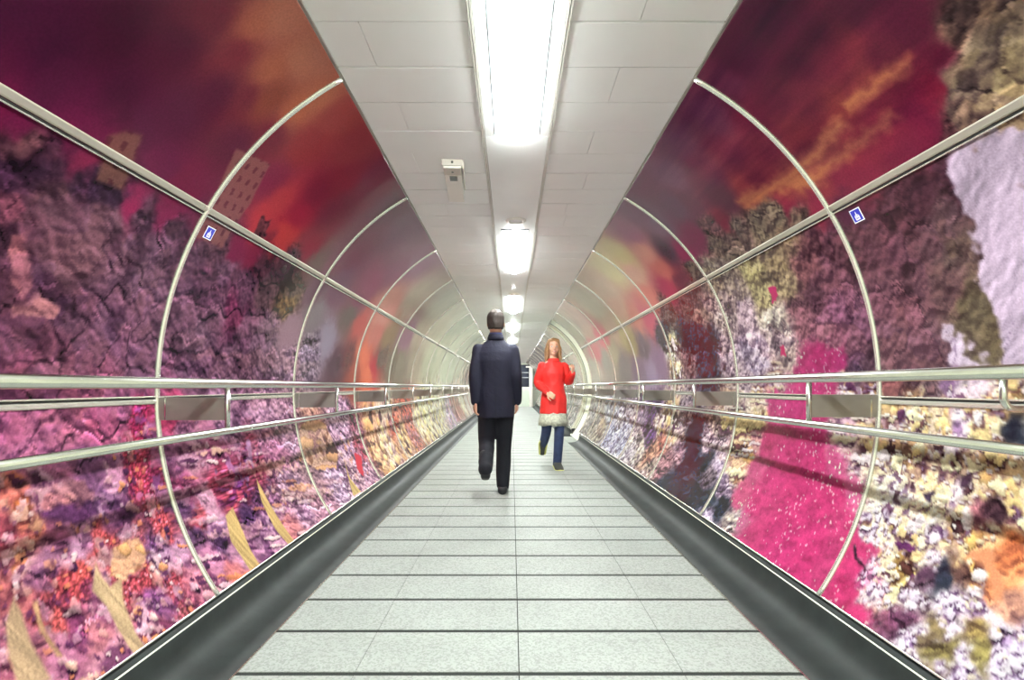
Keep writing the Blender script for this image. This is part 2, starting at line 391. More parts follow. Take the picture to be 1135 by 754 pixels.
MURAL_SPOTS_L = '''
1.17 0.95 66 18 46 sky
1.28 0.93 60 15 42 sky
1.37 1.07 60 15 38 sky
1.48 0.94 66 18 44 sky
1.52 1.18 71 18 42 sky
1.75 1.14 77 21 46 sky
1.52 1.30 96 28 46 sky
1.67 1.29 110 33 48 sky
1.64 1.40 157 84 64 sky
1.66 1.48 165 98 79 sky
1.82 1.35 157 84 62 sky
1.87 1.46 163 97 76 sky
1.88 1.53 158 93 76 sky
1.84 1.23 103 33 48 sky
1.92 1.28 128 59 46 sky
1.69 1.01 80 27 53 sky
1.60 0.88 80 28 55 sky
1.34 0.84 73 21 49 sky
1.49 0.78 92 23 57 sky
1.76 0.82 92 28 59 sky
1.91 0.82 103 28 57 sky
1.22 0.82 77 20 49 sky
1.97 1.07 88 31 53 sky
2.07 1.19 103 31 48 sky
2.06 1.34 163 87 62 sky
2.09 1.44 167 93 69 sky
2.25 1.46 145 56 57 sky
2.27 1.28 134 43 49 sky
2.52 1.44 139 51 59 sky
2.91 1.44 119 44 65 sky
2.28 1.05 119 36 63 sky
2.44 0.99 170 56 64 sky
2.41 0.87 180 56 64 sky
2.65 0.87 180 58 60 sky
2.64 1.00 147 33 57 sky
2.63 1.15 119 31 53 sky
2.97 0.90 138 37 59 sky
2.71 1.30 128 37 53 sky
2.90 1.15 114 36 57 sky
3.11 0.85 103 70 74 sky
3.35 0.92 119 64 86 sky
3.47 1.12 117 59 80 sky
3.37 1.40 108 56 78 sky
3.75 1.45 117 72 94 sky
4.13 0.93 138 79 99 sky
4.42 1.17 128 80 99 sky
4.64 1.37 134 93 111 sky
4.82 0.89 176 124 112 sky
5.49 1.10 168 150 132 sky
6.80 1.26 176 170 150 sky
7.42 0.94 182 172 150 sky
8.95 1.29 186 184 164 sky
1.25 0.76 103 21 57 sky
1.30 0.74 99 24 61 sky
1.39 0.74 108 23 63 sky
1.50 0.71 128 34 67 sky
1.73 0.68 138 34 76 sky
1.92 0.71 117 28 67 sky
1.32 0.69 102 63 71 rock
1.32 0.62 58 33 53 rock
1.40 0.65 59 35 53 rock
1.38 0.71 70 38 55 rock
1.51 0.66 52 32 49 rock
1.61 0.68 46 29 47 rock
1.49 0.59 100 67 78 rock2
1.66 0.59 102 69 82 rock2
1.64 0.47 112 76 89 rock2
1.57 0.40 108 71 84 rock2
1.78 0.67 83 53 71 rock
1.94 0.67 67 40 56 rock
1.92 0.59 96 63 81 rock
1.81 0.52 112 74 91 rock
1.85 0.43 108 73 91 rock
1.95 0.34 110 73 92 rock
1.81 0.29 112 73 96 rock
1.66 0.30 96 61 79 rock
1.55 0.33 77 45 67 rock
1.43 0.34 88 49 67 rock
1.38 0.45 90 51 67 rock
1.48 0.17 102 60 81 rock
1.59 0.11 121 69 91 rock
1.72 0.17 114 71 91 rock
1.88 0.16 122 79 102 rock
2.00 0.13 112 71 94 rock
1.50 0.09 121 65 87 rock
1.81 0.06 119 67 91 rock
1.44 0.03 123 65 94 rock
2.06 0.74 88 33 57 sky
2.35 0.70 110 31 63 sky
2.53 0.71 114 31 59 sky
2.22 0.66 90 56 71 rock2
2.12 0.57 100 65 84 rock2
2.35 0.59 102 67 87 rock2
2.27 0.48 90 53 74 rock
2.59 0.70 77 43 56 rock
2.83 0.71 69 43 55 rock
2.54 0.54 90 56 74 rock2
2.78 0.59 83 58 67 rock
3.02 0.64 77 58 56 rock
3.02 0.55 102 78 53 rock
2.39 0.37 110 71 91 rock
2.14 0.34 106 69 89 rock
2.53 0.41 112 49 78 rock
2.65 0.34 117 74 98 rock
2.30 0.21 117 81 100 rock
2.90 0.31 117 84 104 rock
3.17 0.37 152 117 133 sky
3.24 0.20 139 107 127 rock
2.62 0.14 114 79 98 rock
2.29 0.11 112 74 98 rock
3.30 0.70 103 66 86 sky
3.63 0.77 114 74 96 sky
4.09 0.75 119 70 88 sky
3.48 0.53 128 114 121 sky
3.57 0.28 132 112 130 rock
3.82 0.37 147 133 153 sky
4.10 0.21 84 60 72 sky
4.37 0.26 101 60 62 sky
4.10 0.63 101 87 83 sky
4.59 0.15 156 79 68 sky
4.40 0.59 176 84 80 sky
4.81 0.32 214 110 84 sky
5.05 0.16 222 116 86 sky
5.20 0.25 176 56 66 sky
4.98 0.55 186 110 100 sky
4.93 0.76 190 128 116 sky
5.44 0.36 101 85 76 sky
5.45 0.57 138 114 85 sky
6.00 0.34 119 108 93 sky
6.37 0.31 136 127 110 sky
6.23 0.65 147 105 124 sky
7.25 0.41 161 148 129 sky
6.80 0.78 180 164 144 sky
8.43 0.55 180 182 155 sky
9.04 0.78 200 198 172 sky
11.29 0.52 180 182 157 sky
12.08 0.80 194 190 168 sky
1.45 -0.06 164 88 124 rock
1.56 -0.08 170 96 128 rock
1.69 -0.06 170 94 124 rock
1.85 -0.06 166 92 126 rock
1.96 -0.11 176 44 92 rice
1.76 -0.13 172 84 120 rock
1.58 -0.16 168 96 130 rock
1.46 -0.15 166 96 130 rock
1.43 -0.25 204 112 100 grainp
1.51 -0.24 200 140 160 popcorn
1.45 -0.35 214 124 96 grainp
1.40 -0.39 176 82 100 rock
1.53 -0.42 130 70 100 rock
1.72 -0.25 120 72 110 rock
1.79 -0.29 190 130 160 popcorn
1.91 -0.26 196 60 84 rice
1.91 -0.33 196 64 90 rice
2.01 -0.33 160 50 90 rice
1.75 -0.37 140 90 130 rock
1.82 -0.45 96 54 90 rock
1.62 -0.43 150 100 130 rock
1.57 -0.47 190 140 168 popcorn
1.48 -0.48 164 108 136 rock
1.41 -0.46 200 120 120 grainp
1.44 -0.52 150 92 124 rock
1.69 -0.49 212 90 92 rice
1.57 -0.56 214 92 90 rice
1.50 -0.58 206 84 92 rice
1.82 -0.50 200 100 108 rice
1.98 -0.53 206 86 96 rice
1.88 -0.58 110 70 110 rock
1.89 -0.64 190 146 176 popcorn
2.01 -0.62 190 140 170 popcorn
1.80 -0.67 206 84 96 rice
1.91 -0.76 206 90 104 rice
1.73 -0.68 200 86 100 rice
1.61 -0.69 160 96 128 rock
1.48 -0.68 124 60 96 rock
1.80 -0.78 120 72 116 rock
1.86 -0.85 190 100 110 rice
1.42 -0.63 210 96 96 rice
1.38 -0.53 204 116 112 grainp
1.33 -0.66 180 104 124 rock
1.40 -0.73 184 116 146 popcorn
1.54 -0.75 190 116 130 rock
1.54 -0.86 190 130 150 popcorn
1.74 -0.86 190 110 130 popcorn
1.95 -0.81 200 110 130 rock
2.03 -0.81 204 130 150 popcorn
2.14 -0.09 178 60 100 rock
2.22 -0.15 172 110 140 rock
2.53 -0.16 176 130 158 rock
3.00 -0.19 184 140 168 rock
2.26 -0.26 186 130 150 popcorn
2.11 -0.28 140 84 120 rock
2.43 -0.28 176 100 134 popcorn
2.12 -0.40 150 66 104 rock
2.46 -0.40 180 70 100 rice
2.70 -0.41 184 80 108 rice
3.03 -0.39 180 116 150 rock
3.22 -0.26 176 130 160 rock
2.25 -0.51 196 142 166 popcorn
2.10 -0.45 100 64 100 rock
2.14 -0.54 206 90 104 rice
2.46 -0.53 196 80 100 rice
2.35 -0.46 180 70 100 rice
2.59 -0.52 170 70 100 rice
2.23 -0.61 200 150 178 popcorn
2.11 -0.59 96 62 98 rock
2.24 -0.68 84 56 94 rock
2.52 -0.62 90 58 96 rock
2.64 -0.58 96 60 96 rock
2.16 -0.74 190 124 156 popcorn
2.32 -0.75 184 130 160 popcorn
2.20 -0.85 206 120 120 grainp
2.67 -0.72 184 140 170 popcorn
3.01 -0.58 184 150 176 rock
2.81 -0.68 176 130 160 rock
3.07 -0.72 190 150 178 rock
2.82 -0.82 206 130 130 grainp
3.26 -0.73 190 140 160 rock
3.37 -0.56 150 116 130 rock
2.66 -0.82 190 140 166 popcorn
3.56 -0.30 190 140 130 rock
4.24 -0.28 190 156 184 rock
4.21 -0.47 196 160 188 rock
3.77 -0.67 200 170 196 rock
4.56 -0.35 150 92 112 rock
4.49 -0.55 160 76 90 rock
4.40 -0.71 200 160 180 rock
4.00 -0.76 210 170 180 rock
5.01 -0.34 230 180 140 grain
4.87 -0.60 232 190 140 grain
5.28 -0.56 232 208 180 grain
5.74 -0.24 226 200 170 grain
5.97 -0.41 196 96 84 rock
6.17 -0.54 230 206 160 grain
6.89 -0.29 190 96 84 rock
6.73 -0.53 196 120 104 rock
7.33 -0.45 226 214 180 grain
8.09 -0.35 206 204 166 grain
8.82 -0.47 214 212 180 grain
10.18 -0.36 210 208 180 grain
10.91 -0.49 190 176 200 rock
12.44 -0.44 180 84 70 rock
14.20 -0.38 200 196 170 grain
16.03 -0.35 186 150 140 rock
'''
MURAL_SHAPES_L = '''
tower 112 72 64 .012 : 1.555,0.722 1.521,0.831 1.563,0.873 1.618,0.890 1.645,0.800 1.668,0.703 1.556,0.691
tower 128 78 76 .008 : 1.985,1.054 2.201,1.101 2.265,0.912 2.253,0.673 2.059,0.667 2.050,0.862
dark 92 46 56 .008 : 2.414,0.787 2.381,0.897 2.488,0.898 2.524,0.783
rock2 150 90 100 .008 : 1.401,0.455 1.434,0.465 1.477,0.374 1.488,0.309 1.454,0.289 1.412,0.359
rock2 166 106 114 .008 : 1.423,0.257 1.516,0.295 1.578,0.288 1.577,0.248 1.487,0.227 1.433,0.228
rock2 118 64 84 .01 : 1.321,0.560 1.384,0.555 1.423,0.521 1.369,0.476 1.352,0.470
rock2 184 120 126 .008 : 1.513,-0.313 1.551,-0.273 1.616,-0.263 1.670,-0.279 1.701,-0.341 1.689,-0.394 1.618,-0.388 1.546,-0.357
dark 84 46 84 .012 : 1.587,-0.344 1.710,-0.349 1.694,-0.402 1.612,-0.404 1.502,-0.357 1.507,-0.325
grain 206 158 122 .008 : 1.658,-0.612 1.717,-0.537 1.772,-0.522 1.837,-0.522 1.848,-0.589 1.763,-0.638 1.691,-0.643
grain 190 150 130 .01 : 3.348,-0.277 3.529,-0.191 3.851,-0.239 3.979,-0.483 3.807,-0.591 3.466,-0.546 3.313,-0.457
stalk 186 158 124 .006 : 1.580,-0.626 1.632,-0.545 1.633,-0.602 1.644,-0.639 1.699,-0.629 1.667,-0.699 1.648,-0.807 1.650,-0.886 1.599,-0.874 1.598,-0.779 1.601,-0.690
stalk 182 152 122 .006 : 1.319,-0.602 1.363,-0.545 1.364,-0.598 1.357,-0.674 1.356,-0.728 1.356,-0.796 1.280,-0.760 1.291,-0.689
stalk 186 146 110 .005 : 1.401,-0.583 1.419,-0.580 1.400,-0.671 1.413,-0.763 1.395,-0.746 1.387,-0.664
stalk 204 172 116 .005 : 2.347,-0.584 2.425,-0.559 2.420,-0.691 2.402,-0.783 2.401,-0.895 2.318,-0.908 2.316,-0.789 2.304,-0.700
stalk 200 168 112 .004 : 2.710,-0.467 2.732,-0.549 2.756,-0.689 2.775,-0.831 2.786,-0.895 2.715,-0.880 2.679,-0.765 2.678,-0.593
stalk 196 168 110 .004 : 4.040,-0.568 3.980,-0.716 4.033,-0.852 3.854,-0.849
sky 206 60 76 .006 : 4.317,-0.529 4.448,-0.589 4.271,-0.776 4.201,-0.693
'''
MURAL_SPOTS_R = '''
1.64 1.46 73 14 46 sky
1.83 1.46 77 17 48 sky
1.58 1.33 71 14 42 sky
1.47 1.24 80 20 46 sky
1.38 1.15 71 15 42 sky
1.72 1.30 77 15 44 sky
1.89 1.26 84 20 46 sky
1.63 1.21 97 25 48 sky
1.53 1.22 103 31 48 sky
1.50 1.09 82 20 44 sky
1.36 1.10 77 15 42 sky
1.37 1.01 92 18 44 sky
1.50 1.02 95 24 44 sky
1.43 0.96 128 27 51 sky
1.49 0.94 128 31 57 sky
1.58 1.01 119 36 53 sky
1.59 1.09 119 44 53 sky
1.73 1.08 123 46 51 sky
1.81 1.19 95 27 48 sky
1.86 1.04 103 33 48 sky
1.79 0.96 138 44 59 sky
1.64 0.94 134 40 61 sky
1.56 0.89 117 28 57 sky
1.80 0.84 126 38 63 sky
1.91 0.88 128 41 63 sky
1.63 0.84 110 31 57 sky
1.53 0.87 101 25 53 sky
1.93 1.09 110 36 49 sky
1.48 0.81 96 56 60 rock
1.32 1.03 100 76 66 rock
1.38 0.93 128 108 92 rock
1.25 1.02 110 86 72 rock
1.31 0.96 124 104 86 rock
1.25 0.97 84 68 60 rock
1.24 0.90 136 116 92 rock
1.35 0.84 152 128 104 rock
1.42 0.85 120 96 84 rock
1.28 0.84 150 128 100 rock
1.99 1.46 103 40 67 sky
2.19 1.41 101 47 74 sky
2.06 1.29 88 23 49 sky
2.14 1.13 101 34 53 sky
2.31 1.24 95 33 57 sky
2.56 1.28 103 43 69 sky
2.51 1.47 117 61 88 sky
2.24 1.00 145 63 63 sky
2.11 0.98 168 100 72 sky
2.04 0.93 138 53 63 sky
2.43 1.04 147 60 63 sky
2.31 1.07 110 40 55 sky
2.12 0.85 134 43 67 sky
2.27 0.90 134 40 63 sky
2.63 1.12 90 37 59 sky
2.74 1.01 128 33 59 sky
2.89 1.22 106 53 76 sky
2.81 1.41 125 74 101 sky
3.04 1.49 119 66 92 sky
2.70 0.96 108 90 82 rock2
2.48 0.90 116 98 84 rock2
2.39 0.90 126 108 90 rock2
2.26 0.84 116 100 84 rock2
2.97 0.94 104 88 80 rock
2.77 0.86 120 100 92 rock
2.91 1.01 98 64 70 rock
3.12 1.06 119 43 76 sky
3.40 1.00 138 40 82 sky
3.61 1.09 66 46 65 sky
3.39 1.26 117 86 109 sky
3.45 1.40 119 79 103 sky
3.04 1.26 108 64 90 sky
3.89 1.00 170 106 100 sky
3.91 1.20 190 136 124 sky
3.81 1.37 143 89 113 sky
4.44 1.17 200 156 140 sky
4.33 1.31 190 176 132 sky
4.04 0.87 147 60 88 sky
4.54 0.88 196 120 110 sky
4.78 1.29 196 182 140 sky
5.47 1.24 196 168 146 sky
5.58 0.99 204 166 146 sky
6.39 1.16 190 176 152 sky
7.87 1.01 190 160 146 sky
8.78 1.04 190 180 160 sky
1.99 0.75 75 34 59 sky
1.95 0.62 88 54 68 rock2
1.79 0.66 84 48 62 rock2
1.67 0.69 80 44 58 rock2
1.54 0.70 76 44 56 rock
2.05 0.63 86 54 66 rock2
1.82 0.52 98 60 74 rock2
1.69 0.55 96 64 76 rock2
1.99 0.39 100 66 78 rock2
1.84 0.36 112 74 84 rock2
1.68 0.36 104 74 78 rock2
1.64 0.57 92 66 72 rock
1.62 0.47 100 80 76 rock
1.62 0.29 100 86 70 rock2
1.56 0.17 106 90 70 rock2
1.96 0.20 106 74 86 rock2
1.80 0.16 106 74 84 rock2
1.93 0.10 96 66 78 rock2
1.60 0.10 110 94 72 rock2
1.63 0.04 220 196 210 popcorn
1.81 0.03 104 78 84 rock2
1.98 0.03 130 80 84 rock2
1.57 0.04 228 206 182 grain
1.70 0.02 210 190 200 popcorn
2.21 0.75 108 68 76 rock2
2.39 0.79 136 114 92 rock2
2.57 0.77 130 112 92 rock2
2.33 0.63 118 76 82 rock2
2.23 0.52 112 72 84 rock2
2.09 0.65 92 56 68 rock2
2.36 0.46 84 54 66 rock2
2.55 0.59 150 132 106 rock2
2.81 0.68 158 146 108 rock2
2.80 0.56 156 144 110 rock2
2.54 0.71 136 118 92 rock2
3.06 0.65 150 132 124 rock2
3.25 0.59 160 140 140 rock
3.07 0.50 182 160 176 rock2
3.10 0.30 200 178 198 rock2
3.05 0.19 196 172 186 rock2
2.77 0.38 190 172 164 rock
2.73 0.30 186 164 164 rock
2.67 0.19 180 160 150 rock
2.50 0.41 126 84 98 rock2
2.39 0.31 132 90 106 rock2
2.24 0.37 122 80 100 rock2
2.19 0.22 112 76 94 rock2
2.32 0.21 128 86 104 rock2
2.11 0.33 110 74 92 rock2
2.18 0.11 84 62 80 rock2
2.10 0.12 96 70 84 rock2
2.58 0.14 186 60 116 pink
2.43 0.16 176 52 108 pink
2.33 0.16 170 54 106 pink
2.27 0.12 168 54 108 pink
2.55 0.05 196 66 124 pink
2.37 0.03 190 66 120 pink
2.86 0.05 197 175 173 grain
3.19 0.05 186 160 170 rock
2.22 0.03 212 191 175 grain
2.08 0.03 205 175 151 grain
3.44 0.87 92 80 74 rock2
3.28 0.76 140 124 110 rock
3.38 0.52 170 152 150 rock
3.46 0.60 158 136 136 rock
3.63 0.73 96 78 76 rock2
3.74 0.57 130 110 108 rock
3.85 0.44 52 58 74 rock
3.65 0.35 52 58 74 rock
4.16 0.44 52 58 74 rock
3.45 0.30 170 150 160 rock
3.82 0.66 92 80 80 rock2
3.82 0.16 52 58 74 rock
4.28 0.25 110 86 92 rock
4.31 0.70 90 80 78 rock2
3.76 0.84 77 54 71 sky
4.55 0.39 174 175 144 grain
4.48 0.22 187 168 157 grain
4.67 0.53 52 58 74 rock
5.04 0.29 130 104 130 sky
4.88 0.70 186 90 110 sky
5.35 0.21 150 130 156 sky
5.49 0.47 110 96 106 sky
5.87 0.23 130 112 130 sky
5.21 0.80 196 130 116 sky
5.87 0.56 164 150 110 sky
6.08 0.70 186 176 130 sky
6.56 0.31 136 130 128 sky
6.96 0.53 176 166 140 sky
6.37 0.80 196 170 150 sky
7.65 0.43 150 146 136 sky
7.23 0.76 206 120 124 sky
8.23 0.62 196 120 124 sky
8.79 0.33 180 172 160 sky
2.00 -0.06 215 191 163 grain
1.94 -0.04 227 199 151 grain
1.85 -0.06 215 193 169 grain
2.00 -0.12 174 137 144 grain
1.75 -0.07 230 203 163 grain
1.70 -0.11 232 212 226 popcorn
1.60 -0.06 232 197 151 grain
1.53 -0.03 209 175 132 grain
1.51 -0.09 44 50 66 rock2
1.89 -0.13 209 187 151 grain
1.92 -0.21 168 137 120 grain
1.72 -0.22 168 141 120 grain
1.99 -0.30 227 206 157 grain
1.85 -0.31 230 206 151 grain
1.74 -0.29 232 209 163 grain
1.65 -0.24 193 168 163 grain
1.56 -0.20 181 150 120 grain
1.52 -0.25 209 172 126 grain
1.99 -0.37 226 216 200 popcorn
1.87 -0.38 232 222 220 popcorn
1.66 -0.32 230 210 216 popcorn
1.58 -0.31 230 209 169 grain
1.97 -0.48 232 226 212 popcorn
1.84 -0.47 218 203 163 grain
1.78 -0.42 224 203 175 grain
1.71 -0.45 232 216 226 popcorn
1.64 -0.40 220 197 157 grain
1.54 -0.37 140 90 100 rock
1.49 -0.29 234 203 163 grain
1.46 -0.34 236 197 157 grain
1.65 -0.48 228 203 157 grain
1.57 -0.46 228 199 144 grain
1.51 -0.44 224 175 126 grain
1.91 -0.55 230 216 190 popcorn
1.83 -0.63 227 211 169 grain
1.78 -0.61 222 203 151 grain
1.72 -0.51 215 197 151 grain
1.67 -0.54 210 190 200 popcorn
1.68 -0.61 90 60 80 rock
1.61 -0.59 44 50 66 rock2
1.55 -0.55 126 90 80 rock
1.51 -0.54 222 181 126 grain
1.53 -0.50 225 175 126 grain
1.46 -0.48 224 132 84 rock2
1.44 -0.42 222 126 80 rock2
1.43 -0.55 222 140 96 rock2
1.37 -0.60 226 166 140 rock2
2.01 -0.60 212 66 122 pink
1.93 -0.61 210 62 120 pink
1.98 -0.69 212 64 122 pink
1.90 -0.70 222 150 180 popcorn
1.82 -0.72 216 150 180 popcorn
1.94 -0.79 206 60 116 pink
2.01 -0.76 206 58 116 pink
1.84 -0.82 204 60 116 pink
1.90 -0.81 196 60 110 pink
1.75 -0.72 210 200 160 popcorn
1.68 -0.71 226 216 210 popcorn
1.54 -0.64 228 214 232 popcorn
1.47 -0.62 226 206 230 popcorn
1.39 -0.67 226 210 232 popcorn
1.72 -0.80 116 66 92 rock
1.66 -0.78 124 74 100 rock
1.68 -0.83 120 72 96 rock
1.64 -0.84 210 196 210 popcorn
1.58 -0.82 224 210 230 popcorn
1.55 -0.77 130 110 80 rock2
1.52 -0.72 214 196 206 popcorn
1.46 -0.70 176 150 90 rock2
1.42 -0.75 150 136 80 rock2
1.36 -0.74 222 206 230 popcorn
1.46 -0.81 220 206 228 popcorn
1.50 -0.79 130 116 70 rock2
1.32 -0.71 220 206 230 popcorn
1.84 -0.76 200 176 150 popcorn
2.52 -0.04 204 64 128 pink
2.68 -0.07 204 62 128 pink
2.86 -0.03 206 72 132 pink
3.07 -0.06 222 199 169 grain
3.24 -0.09 215 197 175 grain
2.25 -0.05 212 176 190 popcorn
2.13 -0.09 222 203 182 grain
2.21 -0.11 212 175 182 grain
2.50 -0.18 200 60 120 pink
2.23 -0.19 214 180 180 popcorn
2.11 -0.24 220 199 169 grain
2.64 -0.26 196 56 116 pink
2.91 -0.29 196 60 116 pink
3.20 -0.26 224 187 144 grain
3.09 -0.37 228 187 144 grain
3.01 -0.30 206 150 150 popcorn
3.27 -0.39 227 187 144 grain
3.19 -0.50 230 191 151 grain
2.94 -0.43 212 90 140 pink
2.75 -0.42 208 62 126 pink
2.44 -0.37 208 64 124 pink
2.26 -0.32 208 90 140 pink
2.14 -0.32 226 206 190 popcorn
2.04 -0.36 224 210 180 popcorn
2.16 -0.42 220 110 156 pink
2.26 -0.47 208 64 122 pink
2.49 -0.57 210 64 124 pink
2.79 -0.64 210 64 126 pink
3.03 -0.62 214 90 136 pink
2.15 -0.56 210 70 126 pink
2.26 -0.68 210 64 124 pink
2.49 -0.76 210 64 126 pink
2.19 -0.84 208 62 122 pink
2.10 -0.76 208 70 126 pink
2.67 -0.77 206 66 124 pink
2.85 -0.74 206 110 150 pink
3.55 -0.23 215 197 182 grain
3.63 -0.24 200 180 170 rock
3.72 -0.38 206 180 190 rock
3.48 -0.38 200 174 180 rock
4.02 -0.34 44 50 66 rock2
3.94 -0.55 44 50 66 rock2
3.96 -0.71 44 50 66 rock2
3.70 -0.52 44 50 66 rock2
3.51 -0.62 110 96 110 rock
3.44 -0.54 196 176 196 rock
3.55 -0.73 44 50 66 rock2
3.21 -0.63 206 180 200 rock
3.33 -0.72 44 50 66 rock2
3.16 -0.74 44 50 66 rock2
2.94 -0.77 196 180 170 rock
3.25 -0.83 206 186 206 rock
3.90 -0.82 44 50 66 rock2
4.16 -0.80 44 50 66 rock2
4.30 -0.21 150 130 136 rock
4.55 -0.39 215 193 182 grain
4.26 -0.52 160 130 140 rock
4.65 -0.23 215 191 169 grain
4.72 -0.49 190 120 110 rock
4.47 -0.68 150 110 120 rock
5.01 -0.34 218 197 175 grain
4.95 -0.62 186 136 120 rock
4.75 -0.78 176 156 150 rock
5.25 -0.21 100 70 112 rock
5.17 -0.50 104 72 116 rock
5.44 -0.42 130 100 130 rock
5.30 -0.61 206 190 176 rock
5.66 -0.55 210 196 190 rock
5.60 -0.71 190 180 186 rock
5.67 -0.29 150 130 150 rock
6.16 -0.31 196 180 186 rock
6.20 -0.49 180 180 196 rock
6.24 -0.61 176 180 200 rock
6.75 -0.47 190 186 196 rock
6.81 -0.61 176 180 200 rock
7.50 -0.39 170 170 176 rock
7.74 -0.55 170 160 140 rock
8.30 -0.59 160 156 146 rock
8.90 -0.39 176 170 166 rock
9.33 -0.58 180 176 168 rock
'''
MURAL_SHAPES_R = '''
sky 186 120 78 .03 : 2.550,1.063 2.284,1.025 1.908,1.028 1.764,1.041 1.759,0.997 1.965,0.974 2.274,0.967 2.510,0.985
sky 188 120 80 .03 : 2.145,0.953 1.822,0.955 1.584,0.956 1.581,0.936 1.830,0.919 2.058,0.910
sky 176 106 74 .03 : 1.723,1.082 1.543,1.070 1.429,1.061 1.463,1.040 1.616,1.034 1.719,1.038
white 192 170 194 .012 : 1.514,0.780 1.386,0.781 1.289,0.755 1.476,0.027 1.534,0.104 1.554,0.264 1.559,0.394 1.542,0.564 1.565,0.664
white 200 180 202 .012 : 1.721,0.237 1.684,0.245 1.652,0.145 1.599,0.099 1.731,0.114
sky 190 44 104 .005 : 2.730,0.566 2.659,0.561 2.657,0.510 2.741,0.494
sky 190 50 100 .005 : 2.781,0.255 2.733,0.261 2.744,0.192 2.789,0.195
dark 70 40 60 .006 : 2.026,-0.621 2.008,-0.607 1.964,-0.654 1.909,-0.687 1.924,-0.693 1.972,-0.665
dark 66 44 52 .01 : 1.552,-0.350 1.539,-0.310 1.508,-0.292 1.480,-0.346 1.499,-0.378 1.537,-0.375
dark 66 50 74 .008 : 1.793,-0.345 1.748,-0.313 1.726,-0.340 1.763,-0.367
dark 70 48 66 .008 : 1.666,-0.266 1.609,-0.262 1.597,-0.288 1.646,-0.298
dark 100 50 100 .006 : 1.838,-0.551 1.778,-0.517 1.752,-0.542 1.809,-0.576
grain 236 206 140 .008 : 1.759,-0.328 1.735,-0.304 1.695,-0.324 1.689,-0.369 1.723,-0.377
grain 232 212 130 .008 : 1.794,-0.687 1.826,-0.592 1.802,-0.573 1.773,-0.597 1.748,-0.568 1.701,-0.630 1.729,-0.693
grain 238 196 110 .008 : 1.558,-0.497 1.521,-0.493 1.500,-0.534 1.526,-0.558
sky 228 150 110 .01 : 1.573,-0.517 1.551,-0.474 1.496,-0.467 1.436,-0.522 1.405,-0.585 1.434,-0.576 1.480,-0.512 1.529,-0.495
'''
MURAL_GAIN = 0.72

# ------------------------------------------------------------------ the printed mural: pattern functions in wall coordinates (y along, s up the curve)
def _hash(ix, iy, k):
    h = (ix.astype(np.int64) * 374761393 + iy.astype(np.int64) * 668265263 + k * 1442695041) & 0xFFFFFFFF
    h = ((h ^ (h >> 13)) * 1274126177) & 0xFFFFFFFF
    h = (h ^ (h >> 16)) & 0xFFFFFFFF
    return h / 4294967296.0
def vnoise(x, y, k=0):
    ix = np.floor(x); iy = np.floor(y); fx = x - ix; fy = y - iy
    fx = fx * fx * (3 - 2 * fx); fy = fy * fy * (3 - 2 * fy)
    a = _hash(ix, iy, k); b = _hash(ix + 1, iy, k); c = _hash(ix, iy + 1, k); d = _hash(ix + 1, iy + 1, k)
    return (a * (1 - fx) + b * fx) * (1 - fy) + (c * (1 - fx) + d * fx) * fy
def fbm(x, y, o=4, k=0):
    t = 0; a = 0.5; n = 0
    for i in range(o):
        t = t + a * vnoise(x, y, k + i * 17); n += a
        x = x * 2.03 + 11.3; y = y * 2.03 + 5.7; a *= 0.5
    return t / n
def worley(x, y, k=0):
    """nearest and second distance, cell id value, offset to the nearest point"""
    ix = np.floor(x); iy = np.floor(y)
    f1 = np.full(x.shape, 9.0); f2 = np.full(x.shape, 9.0)
    idv = np.zeros(x.shape); ox = np.zeros(x.shape); oy = np.zeros(x.shape)
    for dx in (-1, 0, 1):
        for dy in (-1, 0, 1):
            cx = ix + dx; cy = iy + dy
            px = cx + _hash(cx, cy, k); py = cy + _hash(cx, cy, k + 7)
            ex = x - px; ey = y - py
            d = np.sqrt(ex * ex + ey * ey)
            m = d < f1
            f2 = np.where(m, f1, np.minimum(f2, d))
            idv = np.where(m, _hash(cx, cy, k + 13), idv)
            ox = np.where(m, ex, ox); oy = np.where(m, ey, oy)
            f1 = np.where(m, d, f1)
    return f1, f2, idv, ox, oy
def sstep(a, b, x):
    t = np.clip((x - a) / (b - a), 0, 1); return t * t * (3 - 2 * t)

STYLES = ['sky', 'rock', 'rock2', 'rice', 'popcorn', 'grain', 'grainp', 'pink']
def parse_spots(txt):
    P, C, S = [], [], []
    for l in txt.strip().splitlines():
        a = l.split(); P.append((float(a[0]), float(a[1]))); C.append([float(v) for v in a[2:5]]); S.append(STYLES.index(a[5]))
    return np.array(P), np.array(C), np.array(S)
def parse_shapes(txt):
    out = []
    for l in txt.strip().splitlines():
        h, p = l.split(':'); h = h.split()
        out.append((h[0], np.array([float(v) for v in h[1:4]]), float(h[4]), np.array([[float(v) for v in q.split(',')] for q in p.split()])))
    return out
def poly_alpha(y, s, P, soft):
    """soft inside mask of a polygon"""
    lo = P.min(0) - 3 * soft - 0.02; hi = P.max(0) + 3 * soft + 0.02
    out = np.zeros(y.shape)
    m = (y > lo[0]) & (y < hi[0]) & (s > lo[1]) & (s < hi[1])
    if not m.any(): return out
    yy = y[m]; ss = s[m]
    ins = np.zeros(yy.shape, bool); dm = np.full(yy.shape, 9.0)
    n = len(P)
    for i in range(n):
        a = P[i]; b = P[(i + 1) % n]
        c = (a[1] > ss) != (b[1] > ss)
        xx = a[0] + (ss - a[1]) * (b[0] - a[0]) / (b[1] - a[1] + 1e-12)
        ins ^= c & (yy < xx)
        e = b - a; L = (e * e).sum() + 1e-12
        t = np.clip(((yy - a[0]) * e[0] + (ss - a[1]) * e[1]) / L, 0, 1)
        dm = np.minimum(dm, np.hypot(yy - a[0] - t * e[0], ss - a[1] - t * e[1]))
    sd = np.where(ins, -dm, dm)
    out[m] = 1 - sstep(-soft, soft, sd)
    return out

